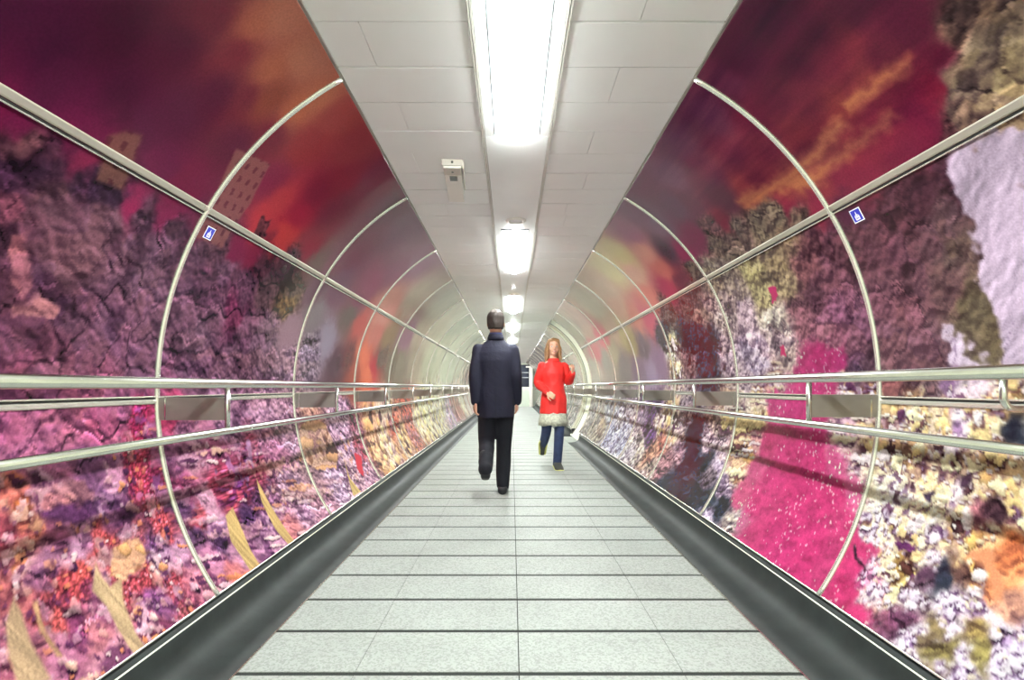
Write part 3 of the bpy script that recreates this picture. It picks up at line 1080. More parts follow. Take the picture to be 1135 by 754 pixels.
STREAK = (-1.0000, -0.0041)
PINK = np.array([200, 120, 150.0])
def paint(side, y, s):
    spots, cols, sty = ART[side]['spots']
    k0 = 100 if side > 0 else 0
    # ragged edges between the motifs
    w1 = (fbm(y * 7, s * 7, 4, k0 + 1) - .5); w2 = (fbm(y * 7 + 40, s * 7, 4, k0 + 2) - .5)
    rag1 = (fbm(y * 30, s * 30, 2, k0 + 3) - .5); rag2 = (fbm(y * 30 + 9, s * 30, 2, k0 + 4) - .5)
    amp = np.where(s > 0.95, 0.35, 1.0)
    yw = y + amp * (0.11 * w1 + 0.035 * rag1); sw = s + amp * (0.11 * w2 + 0.035 * rag2)
    yk = np.minimum(y, 9.0)
    col = np.zeros(y.shape + (3,)); wst = np.zeros(y.shape + (len(STYLES),)); wt = np.zeros(y.shape); skw = np.zeros(y.shape); skc = np.zeros(y.shape + (3,))
    for (py, ps), c, t in zip(spots, cols, sty):
        # motifs read larger further along the tunnel
        sc = 1.0 / (0.6 + 0.35 * py)
        d2 = ((yw - py) * sc * 1.5) ** 2 + (sw - ps) ** 2
        if t == 0:
            ws_ = 1.0 / (d2 + 0.05 ** 2) ** 2
            skw += ws_; skc += ws_[..., None] * c  # pale far spots have panel reflections mixed into this printed sky colour
            w = 0.0020 / (d2 + 0.045 ** 2) ** 3
            wt += w; wst[..., 0] += w
        else:
            w = 0.0012 / (d2 + 0.028 ** 2) ** 3
            wt += w; col += w[..., None] * c; wst[..., t] += w
    wst /= wt[..., None]; col /= wt[..., None]
    col += wst[..., :1] * skc / skw[..., None]
    # colours read as seen by the eye; work in that scale, convert at the end
    # --- shapes: masses with their own outline
    for kind, c, soft, P in ART[side]['shapes']:
        jf = 1.9 if kind == 'white' else 1.0; jy = y + jf * (0.034 * rag1 + 0.05 * w1); js = s + jf * (0.034 * rag2 + 0.05 * w2)
        if kind in ('stalk', 'tower'): jy = y + 0.004 * rag1; js = s + 0.004 * rag2
        a = poly_alpha(jy, js, P, soft)
        if not a.any(): continue
        cc = np.broadcast_to(c, col.shape).copy()
        if kind == 'tower':
            u = y * 0.94 + s * 0.18; v = s - y * 0.15
            win = (np.abs((u / 0.052) % 1 - .5) < .17) & (np.abs((v / 0.062) % 1 - .5) < .25)
            cc = np.where(win[..., None], cc * np.array([.76, .60, .74]), cc)
            a = a * 0.85
        if kind == 'stalk':
            st = fbm(y * 130 + s * 40, s * 7, 4, k0 + 5) - .5
            cc = cc * (1 + 0.55 * st)[..., None]
        if kind == 'white':
            hh = 0.07 * fbm(y * 7 + s * 5, s * 5, 6, k0 + 6) + 0.010 * fbm(y * 60, s * 60, 3, k0 + 8)
            gy, gs = np.gradient(hh, y[:, 0], s[0])
            n = fbm(y * 5 + s * 4, s * 4, 4, k0 + 7) - .5
            cc = cc * np.clip(1 + 0.30 * (-gs * .6 - gy * .8) + .44 * n, .45, 1.25)[..., None]
            f = fbm(y * 6 + 3 + s * 2, s * 3.4, 5, k0 + 9)
            cr = sstep(0.018, 0.004, np.abs(f - .5)) * sstep(.46, .6, fbm(y * 5, s * 5, 2, k0 + 10))
            cc = cc * (1 - cr[..., None] * np.array([.26, .30, .24]))
        col = col * (1 - a)[..., None] + cc * a[..., None]
        t = {'tower': 'sky', 'stalk': 'sky', 'white': 'sky', 'dark': 'rock2'}.get(kind, kind)
        e = np.zeros(len(STYLES)); e[STYLES.index(t)] = 1
        wst = wst * (1 - a)[..., None] + e * a[..., None]
    W = {n: wst[..., i] for i, n in enumerate(STYLES)}
    big = np.clip(0.6 + 0.4 * (yk - 1.0), 1, 2.2)          # far motifs are coarser
    # --- soft sky
    n = fbm(y * 2.2, s * 5, 4, k0 + 20) - .5
    g = np.ones(y.shape + (3,)) * (1 + 0.10 * n)[..., None]
    if side > 0:      # wind-drawn cloud: long soft streaks
        u = (y - 1.6) * STREAK[0] + (s - 1.1) * STREAK[1]; v = -(y - 1.6) * STREAK[1] + (s - 1.1) * STREAK[0]
        st = fbm(u * 1.3, v * 11, 5, k0 + 21) - .5
        g = g * np.clip(1 + st[..., None] * np.array([1.0, 1.5, .7]) * sstep(.8, .95, s)[..., None] * sstep(3.2, 2.2, y)[..., None], .5, 1.7)
    g = g * W['sky'][..., None]
    yv = y[:, 0]; sv = s[0]
    def relief(h, k=0.5, lim=0.62):
        """printed picture of a lit relief: faces turned up read lighter"""
        gy, gs = np.gradient(h, yv, sv)
        return np.clip(-gs * 0.9 - gy * 0.30, -1.3, 1.3) * k
    fine = fbm(y * 75, s * 75, 3, k0 + 14) - .5
    mid = fbm(y * 22, s * 22, 4, k0 + 15) - .5
    # --- broken rock / crumbled loaf
    def rock(cell, k, kk, dark):
        q = cell * big
        n1 = fbm(y * 13, s * 13, 4, k) - .5; n2 = fbm(y * 13 + 50, s * 13, 4, k + 1) - .5
        sx = y + 0.10 * n1 * np.sqrt(cell / .085); sy = s + 0.10 * n2 * np.sqrt(cell / .085)
        f1, f2, idv, ox, oy = worley(sx / q * 0.85, sy / q, k + 2)
        f1b, f2b, idb, oxb, oyb = worley(sx / (q * 0.37) + 3, sy / (q * 0.37), k + 3)
        h = q * (0.34 * np.sqrt(np.clip(1.1 - f1 * f1, 0.02, 2)) + 0.45 * (oy * (idv - .45) + ox * ((idv * 7.3) % 1 - .5)))
        h = h + q * 0.37 * (0.30 * np.sqrt(np.clip(1.1 - f1b * f1b, 0.02, 2)) + 0.35 * (oyb * (idb - .5) + oxb * ((idb * 5.7) % 1 - .5)))
        h = h + q * 0.30 * mid + 0.005 * fine
        crack = 1 - sstep(0.13, 0.0, f2 - f1) * sstep(.36, .60, fbm(y * 8, s * 8, 3, k + 5))
        hole = sstep(.60, .72, fbm(y * 11 + 7, s * 11, 4, k + 6))
        lum = (1 + relief(h, kk)) * (dark + (1 - dark) * crack) * (1 - 0.34 * hole) * (0.93 + 0.14 * idv)
        sh = np.clip(1 - lum, 0, .6)
        tint = np.stack([1 + 0.06 * (idv - .5) - .10 * sh, 1 - 0.30 * sh, 1 + 0.02 * sh + 0.08 * (idb - .5)], -1)
        return lum[..., None] * tint
    g = g + rock(0.125, k0 + 30, 0.46, 0.58) * W['rock'][..., None]
    g = g + rock(0.30, k0 + 40, 0.24, 0.82) * W['rock2'][..., None]
    # --- coral rice
    q = 0.0145 * big
    f1, f2, idv, ox, oy = worley(y / q + s * 18, s / (q * 0.8) - y * 14, k0 + 51)
    lum = (0.58 + 0.60 * sstep(.72, .1, f1)) * (0.84 + .30 * idv) * (1 + .5 * mid)
    white = (idv > .93) * sstep(.55, .2, f1)
    ric = lum[..., None] * np.ones(3) + white[..., None] * np.array([.08, .6, .6])
    dk = sstep(.56, .68, fbm(y * 15, s * 15, 4, k0 + 52))[..., None]
    ric = ric * (1 - dk * np.array([.42, .46, .18]))
    pl = sstep(.60, .70, fbm(y * 18 + 20, s * 18, 4, k0 + 53))[..., None]
    ric = ric * (1 - pl) + pl * (0.9 + 1.0 * mid)[..., None] * np.array([.96, 1.6, 1.6])
    g = g + ric * W['rice'][..., None]
    # --- fluffy popcorn / breadcrumb
    def fluff(cell, k):
        q = cell * big
        wy = y + 0.016 * (fbm(y * 38, s * 38, 3, k) - .5) * 2; ws = s + 0.016 * (fbm(y * 38 + 7, s * 38, 3, k + 1) - .5) * 2
        f1, f2, idv, ox, oy = worley(wy / q, ws / q, k + 2)
        f1b, f2b, idb, oxb, oyb = worley(wy / (q * .42) + 5, ws / (q * .42), k + 3)
        h = q * 0.42 * np.sqrt(np.clip(1.0 - f1 * f1, 0.02, 2)) + q * 0.16 * np.sqrt(np.clip(1.0 - f1b * f1b, 0.02, 2)) + 0.30 * q * mid + .008 * fine
        lum = 1.02 + relief(h, 0.52) - 0.22 * sstep(.55, .95, f1) + .05
        gap = sstep(.56, .70, fbm(y * 13, s * 13, 4, k + 4))
        return lum[..., None] * (1 - gap[..., None] * np.array([.40, .50, .36]))
    g = g + fluff(0.036, k0 + 60) * W['popcorn'][..., None]
    # --- mixed grains, nuts and seeds
    base = fluff(0.026, k0 + 70)
    rr = rock(0.05, k0 + 77, 0.5, 0.7)
    base = 0.55 * base + 0.45 * rr
    wy = y + 0.022 * (fbm(y * 24, s * 24, 3, k0 + 72) - .5) * 2; ws = s + 0.022 * (fbm(y * 24 + 9, s * 24, 3, k0 + 73) - .5) * 2
    q = 0.062 * big
    f1, f2, idv, ox, oy = worley(wy / q, ws / (q * .9), k0 + 74)
    nut = sstep(.50, .40, f1) * (idv > .42)
    nl = (1.02 + 0.60 * np.clip(oy, -.6, .6) + .15 * np.clip(ox, -.6, .6)) * (1 - .35 * sstep(.28, .48, f1)) * (1 + .3 * fine)
    cool = np.array([1.05, 1.05, 1.08])
    tint = np.ones(y.shape + (3,)) * np.array([1.06, 1.0, .86])
    tint = np.where((idv > .66)[..., None], np.array([1.10, 1.06, .94]), tint)
    tint = np.where((idv > .91)[..., None], np.array([.40, .27, .40]), tint)
    drk = sstep(.58, .68, fbm(y * 9 + 4, s * 9, 4, k0 + 75))[..., None]
    base = base * cool * (1 - drk * np.array([.34, .42, .46]))
    gr = base * (1 - nut)[..., None] + (nl[..., None] * tint) * nut[..., None]
    g = g + gr * W['grain'][..., None]
    tp = np.ones(y.shape + (3,)) * np.array([1.08, 1.12, .80])
    tp = np.where((idv > .66)[..., None], np.array([1.0, 1.25, 1.25]), tp)
    tp = np.where((idv > .86)[..., None], np.array([.45, .4, .6]), tp)
    gp = base * (1 - nut)[..., None] + (nl[..., None] * tp) * nut[..., None]
    g = g + gp * W['grainp'][..., None]
    # --- wet pink pulp with white specks
    n = fbm(y * 20 + s * 10, s * 34, 5, k0 + 80) - .5
    q = 0.020
    wy = y + 0.012 * (fbm(y * 50, s * 50, 2, k0 + 83) - .5) * 2
    f1, f2, idv, ox, oy = worley(wy / q + s * 20, s / (q * 2.0) - y * 6, k0 + 81)
    dens = sstep(.50, .66, fbm(y * 7 + 3, s * 7, 4, k0 + 82))
    sp = sstep(.26, .14, f1) * (idv < 0.05 + 0.30 * dens)
    f1b, f2b, idb, oxb, oyb = worley(y / .009, s / .012, k0 + 84)
    sp = np.maximum(sp, .7 * sstep(.3, .15, f1b) * (idb < 0.02 + .10 * dens))
    pk = .92 * (1 + 0.40 * n + .22 * fine)[..., None] * np.ones(3) + sp[..., None] * np.array([.14, 1.9, .65])
    g = g + pk * W['pink'][..., None]
    out = np.clip(col * g, 4, 250)
    # loose dark seeds, specks and pale flecks over the crumbly areas
    cr = W['rice'] + W['popcorn'] + W['grainp'] * .6
    f1, f2, idv, ox, oy = worley(y / 0.07, s / 0.06, k0 + 90)
    seed = sstep(.26, .20, f1) * (idv > .86) * np.clip(cr, 0, 1) * (1 if side < 0 else .6)
    out = out * (1 - seed[..., None]) + np.array([84, 44, 86.0]) * (0.8 + 0.5 * np.clip(oy * 2, -.5, 1))[..., None] * seed[..., None]
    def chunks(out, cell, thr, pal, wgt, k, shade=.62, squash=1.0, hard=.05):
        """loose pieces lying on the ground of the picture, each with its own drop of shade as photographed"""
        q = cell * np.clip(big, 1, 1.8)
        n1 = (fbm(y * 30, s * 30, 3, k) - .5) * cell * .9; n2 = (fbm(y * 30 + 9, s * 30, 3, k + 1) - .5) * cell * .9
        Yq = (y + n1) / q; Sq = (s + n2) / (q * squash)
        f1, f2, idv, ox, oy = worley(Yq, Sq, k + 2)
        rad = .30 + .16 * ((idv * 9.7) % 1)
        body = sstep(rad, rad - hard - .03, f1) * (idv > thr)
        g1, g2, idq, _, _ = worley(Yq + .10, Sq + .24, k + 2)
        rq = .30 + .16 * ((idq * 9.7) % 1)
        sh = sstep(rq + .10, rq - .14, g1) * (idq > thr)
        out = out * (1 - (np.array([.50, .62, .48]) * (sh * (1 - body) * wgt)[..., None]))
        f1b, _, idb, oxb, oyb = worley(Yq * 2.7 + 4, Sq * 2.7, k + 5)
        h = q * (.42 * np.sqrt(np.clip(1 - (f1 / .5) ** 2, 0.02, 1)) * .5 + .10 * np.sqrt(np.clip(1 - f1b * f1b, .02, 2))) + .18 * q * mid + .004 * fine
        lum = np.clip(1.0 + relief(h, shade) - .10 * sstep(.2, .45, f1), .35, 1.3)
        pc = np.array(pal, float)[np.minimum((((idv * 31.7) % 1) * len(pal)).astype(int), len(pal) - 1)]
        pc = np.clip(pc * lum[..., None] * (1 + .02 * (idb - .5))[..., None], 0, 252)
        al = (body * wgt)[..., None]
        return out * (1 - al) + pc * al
    low = sstep(-.06, -.14, s)
    if side < 0:
        wl_ = np.clip(W['popcorn'] + .75 * W['grainp'] + .45 * W['rice'] + .55 * W['rock'] * sstep(-.3, -.4, s), 0, 1) * low
        pale = [(214, 168, 186), (222, 182, 194), (196, 144, 170), (206, 152, 164), (226, 176, 160)]
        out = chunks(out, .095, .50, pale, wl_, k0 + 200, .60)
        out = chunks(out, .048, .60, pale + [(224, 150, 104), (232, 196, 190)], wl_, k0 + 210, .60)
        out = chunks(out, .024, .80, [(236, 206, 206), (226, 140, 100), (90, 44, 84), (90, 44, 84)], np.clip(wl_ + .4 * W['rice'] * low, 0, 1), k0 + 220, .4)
    else:
        wg = np.clip(W['grain'] + .8 * W['popcorn'] * sstep(.1, 0, s), 0, 1)
        cream = [(238, 224, 200), (232, 206, 150), (234, 220, 226), (240, 228, 190), (226, 196, 140)]
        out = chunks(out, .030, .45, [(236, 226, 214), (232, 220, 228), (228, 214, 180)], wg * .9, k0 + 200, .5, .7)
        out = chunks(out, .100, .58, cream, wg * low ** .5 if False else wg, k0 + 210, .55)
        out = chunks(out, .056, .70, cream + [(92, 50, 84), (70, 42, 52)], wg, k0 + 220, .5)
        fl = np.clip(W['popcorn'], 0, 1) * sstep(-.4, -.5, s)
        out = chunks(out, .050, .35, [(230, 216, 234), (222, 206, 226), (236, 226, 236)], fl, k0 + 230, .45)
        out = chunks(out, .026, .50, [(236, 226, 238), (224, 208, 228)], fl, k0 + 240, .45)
    c = out / 255.0
    return np.where(c <= 0.04045, c / 12.92, ((c + 0.055) / 1.055) ** 2.4)

ART = {-1: {'spots': parse_spots(MURAL_SPOTS_L), 'shapes': parse_shapes(MURAL_SHAPES_L)},
       1: {'spots': parse_spots(MURAL_SPOTS_R), 'shapes': parse_shapes(MURAL_SHAPES_R)}}

def mural_material():
    m = bpy.data.materials.new('printed_enamel_mural'); m.use_nodes = True
    nt = m.node_tree; b = nt.nodes['Principled BSDF']
    at = nt.nodes.new('ShaderNodeAttribute'); at.attribute_type = 'GEOMETRY'; at.attribute_name = 'print'
    tc = nt.nodes.new('ShaderNodeTexCoord')
    n = nt.nodes.new('ShaderNodeTexNoise'); n.inputs['Scale'].default_value = 150; n.inputs['Detail'].default_value = 3
    nt.links.new(tc.outputs['Object'], n.inputs['Vector'])
    mp = nt.nodes.new('ShaderNodeMapRange'); mp.inputs['From Min'].default_value = .3; mp.inputs['From Max'].default_value = .7
    mp.inputs['To Min'].default_value = .88 * MURAL_GAIN; mp.inputs['To Max'].default_value = 1.12 * MURAL_GAIN
    nt.links.new(n.outputs['Fac'], mp.inputs['Value'])
    mx = nt.nodes.new('ShaderNodeMix'); mx.data_type = 'RGBA'; mx.blend_type = 'MULTIPLY'; mx.inputs['Factor'].default_value = 1
    nt.links.new(at.outputs['Color'], mx.inputs['A']); nt.links.new(mp.outputs['Result'], mx.inputs['B'])
    nt.links.new(mx.outputs['Result'], b.inputs['Base Color'])
    b.inputs['Roughness'].default_value = 0.15
    n2 = nt.nodes.new('ShaderNodeTexNoise'); n2.inputs['Scale'].default_value = 3.2; n2.inputs['Detail'].default_value = 1
    geo = nt.nodes.new('ShaderNodeNewGeometry'); nt.links.new(geo.outputs['Position'], n2.inputs['Vector'])
    bp = nt.nodes.new('ShaderNodeBump'); bp.inputs['Strength'].default_value = 1.0; bp.inputs['Distance'].default_value = 0.006
    nt.links.new(n2.outputs['Fac'], bp.inputs['Height']); nt.links.new(bp.outputs['Normal'], b.inputs['Normal'])
    b.inputs['Specular IOR Level'].default_value = 0.2
    return m

M_mural = mural_material()
M_panelback = mat('panel_edge_metal', rgb(120, 118, 112), 0.5)

def mural_panel(side, y0, y1, s0, s1, res):
    gap = 0.004
    y0 += gap; y1 -= gap; s0 += gap; s1 -= gap
    ny = max(3, int((y1 - y0) / res) + 1); ns = max(10, int((s1 - s0) / res) + 1)
    Y, S = np.meshgrid(np.linspace(y0, y1, ny), np.linspace(s0, s1, ns), indexing='ij')
    A = S / R
    V = np.stack([side * R * np.cos(A), Y, CZ + R * np.sin(A)], -1).reshape(-1, 3)
    colr = paint(side, Y, S).reshape(-1, 3)
    idx = np.arange(ny * ns).reshape(ny, ns)
    a, b, c, d = idx[:-1, :-1], idx[1:, :-1], idx[1:, 1:], idx[:-1, 1:]
    F = np.stack([a, b, c, d] if side < 0 else [a, d, c, b], -1).reshape(-1, 4)
    # folded-back rim, 12 mm deep
    loop = np.concatenate([idx[:, 0], idx[-1, 1:], idx[-2::-1, -1], idx[0, -2:0:-1]])
    nv = len(V)
    LV = V[loop].copy()
    ang = S.reshape(-1)[loop] / R
    LV[:, 0] = side * (R + .012) * np.cos(ang); LV[:, 2] = CZ + (R + .012) * np.sin(ang)
    j = np.arange(len(loop)); j2 = (j + 1) % len(loop)
    rim = np.stack([loop[j2], loop[j], nv + j, nv + j2] if side < 0 else [loop[j], loop[j2], nv + j2, nv + j], -1)
    V = np.concatenate([V, LV]); nF = len(F); F = np.concatenate([F, rim])
    colr = np.concatenate([colr, colr[loop]])
    me = bpy.data.meshes.new('mural_panel')
    me.vertices.add(len(V)); me.vertices.foreach_set('co', V.astype(np.float32).ravel())
    me.loops.add(len(F) * 4); me.loops.foreach_set('vertex_index', F.astype(np.int32).ravel())
    me.polygons.add(len(F)); me.polygons.foreach_set('loop_start', np.arange(0, len(F) * 4, 4, dtype=np.int32))
    me.polygons.foreach_set('loop_total', np.full(len(F), 4, np.int32))
    mi = np.zeros(len(F), np.int32); mi[nF:] = 1
    sm = np.ones(len(F), bool); sm[nF:] = False
    me.materials.append(M_mural); me.materials.append(M_panelback)
    me.update(calc_edges=True)
    me.polygons.foreach_set('material_index', mi); me.polygons.foreach_set('use_smooth', sm)
    at = me.attributes.new('print', 'FLOAT_COLOR', 'POINT')
    at.data.foreach_set('color', np.concatenate([colr, np.ones((len(colr), 1))], 1).astype(np.float32).ravel())
    # the thing's origin sits at its own centre
    ctr = V.mean(0)
    o = bpy.data.objects.new('mural_panel', me); COL.objects.link(o)
    co = V - ctr
    me.vertices.foreach_set('co', co.astype(np.float32).ravel()); o.location = ctr.tolist()
    me.update()
    return o

PANEL_LABELS = {
 (-1, 0, 0): 'upper left mural panel of dark plum sky with an orange glow, nearest the viewer',
 (-1, 0, 1): 'large mural panel of mauve rocks and crumbled crust above left handrail, nearest the viewer',
 (-1, 0, 2): 'lower left mural panel of coral rice, pale crumbs and stalks, nearest the viewer',
 (-1, 1, 0): 'upper left mural panel of red sky with a windowed tower, second from the viewer',
 (-1, 1, 1): 'left mural panel of lilac rocks with the small blue sticker at its top corner',
 (-1, 1, 2): 'lower left mural panel with two yellow stalks in lilac crumbs, second from the viewer',
 (1, 0, 0): 'upper right mural panel of plum sky beside tan rock, nearest the viewer',
 (1, 0, 1): 'right mural panel with a big pale lilac cliff and the blue sticker',
 (1, 0, 2): 'lower right mural panel of pale grains, nuts and fluffy white crumbs, nearest the viewer',
 (1, 1, 0): 'upper right mural panel of plum sky with yellow streaks, second from the viewer',
 (1, 1, 1): 'right mural panel of brown rocks and pale root with magenta spots above handrail',
 (1, 1, 2): 'lower right mural panel of bright wet pink pulp, second from the viewer',
 (1, 2, 1): 'right mural panel of pale and dark rocks above handrail, third from the viewer',
 (1, 2, 2): 'lower right mural panel of dark slate rock with pale fringes, third from the viewer',
}
ORDN = ['nearest', 'second', 'third', 'fourth', 'fifth', 'sixth', 'seventh', 'eighth']
ROWN = ['upper', 'middle', 'lower']
def edges_for(side):
    e = [RING0 - STEP]
    if side < 0:
        while e[-1] < Y_END - 0.1: e.append(min(e[-1] + STEP, Y_END))
        return [(e[i], e[i + 1]) for i in range(len(e) - 1)]
    while e[-1] + STEP < GAP0 - 0.1: e.append(e[-1] + STEP)
    e.append(GAP0)
    out = [(e[i], e[i + 1]) for i in range(len(e) - 1)]
    y = GAP1 + 0.03
    while y < Y_END - 0.1:
        out.append((y, min(y + STEP, Y_END))); y += STEP
    return out
RIBS = {-1: [], 1: []}
for side in (-1, 1):
    sn = 'left' if side < 0 else 'right'
    for i, (a, b) in enumerate(edges_for(side)):
        res = 0.0065 if i < 3 else (0.010 if i < 5 else (0.02 if i < 8 else 0.05))
        RIBS[side].append(a)
        if i > 0 or True:
            for row, (s0, s1) in enumerate(((S_TRIM, S_TOP), (S_RAIL, S_TRIM), (S_BOT, S_RAIL))):
                o = mural_panel(side, a, b, s0, s1, res)
                far = (i >= 7)
                if (side, i, row) in PANEL_LABELS: lab = PANEL_LABELS[(side, i, row)]
                elif not far:
                    look = {0: 'of blurred sky', 1: 'of streaked rock above the handrail', 2: 'of crumbs and rock below the handrail'}[row]
                    lab = '%s %s mural panel %s, %s ring from the viewer' % (ROWN[row], sn, look, ORDN[i])
                elif side > 0: lab = 'small distant mural panel on the right wall beyond the cream arch'
                else: lab = 'small distant mural panel on the left wall behind the man in dark coat'
                tag(o, lab, 'wall panel', '%s mural panels on the %s wall' % (('near' if not far else 'distant'), sn))

# ------------------------------------------------------------------ steel joint strips
def arc_strip(side, y, s0, s1, w, h, n=60):
    bm = bmesh.new(); rings = []
    for i in range(n + 1):
        s = s0 + (s1 - s0) * i / n
        ring = []
        for dy, dr in ((-w / 2, 0.012), (-w / 2, -h * .35), (-w * .3, -h * .85), (0, -h), (w * .3, -h * .85), (w / 2, -h * .35), (w / 2, 0.012)):
            p = wallpt(side, y + dy, s, R + dr)
            a = s / R
            ring.append((side * (R + dr) * math.cos(a), y + dy, CZ + (R + dr) * math.sin(a)))
        rings.append(ring)
    loft(bm, rings)
    return bm
tn = 1
for side in (-1, 1):
    for y in RIBS[side]:
        if y > GAP0 and side > 0 and y < GAP1 + .1: continue
        struct(obj('trim_%d' % tn, arc_strip(side, y, S_BOT, S_TOP, 0.020, 0.014, 60 if y < 6 else 30), M_rib, smooth=True)); tn += 1
    if side > 0:
        for y in (GAP0 + 0.008, GAP1 + 0.02):
            struct(obj('trim_%d' % tn, arc_strip(side, y, S_BOT, S_TOP, 0.024, 0.011, 40), M_rib, smooth=True)); tn += 1

def long_strip(side, s, w, h, y0, y1, m, lip=True):
    bm = bmesh.new(); prof = []
    for ds, dr in ((-w / 2, .010), (-w / 2, -h * .6), (-w / 2 + .004, -h), (w / 2 - .004, -h), (w / 2, -h * .6), (w / 2, .010)):
        a = (s + ds) / R
        prof.append((side * (R + dr) * math.cos(a), CZ + (R + dr) * math.sin(a)))
    extrude_profile(bm, prof, [y0, y1])
    return obj('trim_%d' % tn, bm, m)
RUNS = {-1: [(Y_BACK, Y_END)], 1: [(Y_BACK, GAP0), (GAP1 + .03, Y_END)]}
for side in (-1, 1):
    for (y0, y1) in RUNS[side]:
        # joint line high on the wall: wide bar, dark gap, thin bright lip beneath; cut at every ring
        cuts = [y0] + [y for y in RIBS[side] if y0 < y < y1 - .1] + [y1]
        o = struct(long_strip(side, S_TRIM + 0.004, 0.026, 0.009, cuts[0], cuts[1] - .03, M_bar)); tn += 1
        for c0, c1 in zip(cuts[1:-1], cuts[2:]):
            bb = long_strip(side, S_TRIM + 0.004, 0.026, 0.009, c0 - 0.026, c1 - 0.03, M_bar); bb.name = 'bar'; bb.parent = o
        bb = long_strip(side, S_TRIM - 0.014, 0.006, 0.004, y0, y1, M_dark); bb.name = 'shadow_gap'; bb.parent = o
        bb = long_strip(side, S_TRIM - 0.020, 0.005, 0.008, y0, y1, M_rib); bb.name = 'lip'; bb.parent = o
        # channel at handrail height
        o = struct(long_strip(side, S_RAIL + 0.012, 0.006, 0.010, y0, y1, M_rib)); tn += 1
        bb = long_strip(side, S_RAIL + 0.005, 0.010, 0.002, y0, y1, M_dark); bb.name = 'shadow_gap'; bb.parent = o
        bb = long_strip(side, S_RAIL - 0.008, 0.018, 0.008, y0, y1, M_rib); bb.name = 'bar'; bb.parent = o
        # bright bottom edge
        struct(long_strip(side, S_BOT + 0.002, 0.006, 0.003, y0, y1, M_rib)); tn += 1

# ------------------------------------------------------------------ handrails
def handrail(side):
    sn = 'left' if side < 0 else 'right'
    X = 1.18
    zu, zl, zb = (1.043, 0.851, 0.941) if side < 0 else (1.066, 0.880, 0.953)
    r = empty('handrail', (side * X, 0.3, 0.0))
    L = Y_END - 0.4
    def add(name, bm, m, parent=r, smooth=True):
        for v in bm.verts: v.co -= Vector((side * X, 0.3, 0))
        return obj(name, bm, m, parent, smooth)
    bm = bmesh.new(); tube(bm, [(side * X, 0.3, zu), (side * X, Y_END - 0.1, zu)], 0.0185, 20); add('upper_rail', bm, M_rail)
    bm = bmesh.new(); tube(bm, [(side * X, 0.3, zl), (side * X, Y_END - 0.1, zl)], 0.0145, 18); add('lower_rail', bm, M_rail)
    ys = [RING0 + STEP * i for i in range(-1, 19)]
    for y in ys:
        bm = bmesh.new(); tube(bm, [(side * X, y, zl + 0.010), (side * X, y, zu - 0.012)], 0.0105, 12); add('post', bm, M_rail)
        # flat plate from the wall joint out to the post
        bm = bmesh.new()
        xw = (R - 0.013) if not (side > 0 and GAP0 < y < GAP1) else 1.53
        x0, x1 = sorted((side * (X + 0.008), side * xw))
        box(bm, x0, x1, y - 0.004, y + 0.004, zb - 0.046, zb + 0.046, 0.001)
        p = add('bracket_plate', bm, M_bracket, smooth=False)
        bm = bmesh.new()
        x0, x1 = sorted((side * (xw - 0.030), side * (xw - 0.0245)))
        box(bm, x0, x1, y - 0.0052, y - 0.004, zb - 0.046, zb + 0.046)
        q = add('fold_line', bm, M_rail, parent=p, smooth=False)
    # one bent wall arm near the viewer
    if side > 0:
        y = 1.24; pts = []
        pts.append((side * X, y, zu - 0.010))
        pts.append((side * X, y, 1.005))
        for i in range(1, 7):
            a = PI / 2 * i / 6
            pts.append((side * (X + 0.03 * (1 - math.cos(a))), y, 1.005 - 0.03 * math.sin(a)))
        pts.append((side * (R - 0.005), y, 0.975))
        bm = bmesh.new(); tube(bm, pts, 0.0085, 12); add('wall_arm', bm, M_rail)
    tag(r, 'brushed steel double handrail with posts running along the %s wall' % sn, 'handrail')
handrail(-1); handrail(1)

# ------------------------------------------------------------------ small blue stickers
def sticker(side, y, s, size, lab):
    a = s / R
    # frame on the wall: along the tunnel, up the curve, outward from the wall to the room
    eu = Vector((0, -side * -1.0, 0)) if False else Vector((0, 1 if side < 0 else -1, 0))
    ev = Vector((-side * math.sin(a), 0, math.cos(a)))
    en = Vector((-side * math.cos(a), 0, -math.sin(a)))
    M = Matrix((eu, ev, en)).transposed().to_4x4()
    M.translation = wallpt(side, y, s, R - 0.0012)
    bm = bmesh.new(); h = size / 2; box(bm, -h, h, -h, h, -0.0004, 0.0006)
    o = obj('wall_sticker', bm, M_signwhite); o.matrix_world = M
    bm = bmesh.new(); k = h * 0.86; box(bm, -k, k, -k, k, 0.0006, 0.0010); obj('blue_field', bm, M_blue, o)
    def flat(name, polys, m, z):
        bm = bmesh.new()
        for P in polys:
            lo = [bm.verts.new((x * h, y_ * h, z)) for x, y_ in P]; hi = [bm.verts.new((x * h, y_ * h, z + .0004)) for x, y_ in P]
            n = len(P)
            bm.faces.new(hi); bm.faces.new(lo[::-1])
            for i in range(n): bm.faces.new((lo[i], lo[(i + 1) % n], hi[(i + 1) % n], hi[i]))
        return obj(name, bm, m, o)
    # white pictogram: a pointed head over a rounded block with darker marks
    flat('pictogram', [[(-.12, .18), (.12, .18), (.05, .46), (.0, .62), (-.05, .46)],
                       [(-.42, -.68), (.42, -.68), (.42, -.1), (.30, .08), (.12, .14), (-.12, .14), (-.30, .08), (-.42, -.1)]], M_signwhite, 0.0010)
    flat('pictogram_mark', [[(-.26, -.10), (-.06, -.10), (-.06, 0), (-.26, 0)], [(.06, -.10), (.26, -.10), (.26, 0), (.06, 0)],
                            [(-.22, -.50), (-.04, -.50), (-.04, -.28), (-.22, -.28)], [(.08, -.50), (.26, -.50), (.26, -.36), (.08, -.36)]], M_blue, 0.00142)
    tag(o, lab, 'sticker', 'blue pictogram stickers')
sticker(-1, 2.133, 0.706, 0.054, 'small square blue sticker with white pictogram on the left wall')
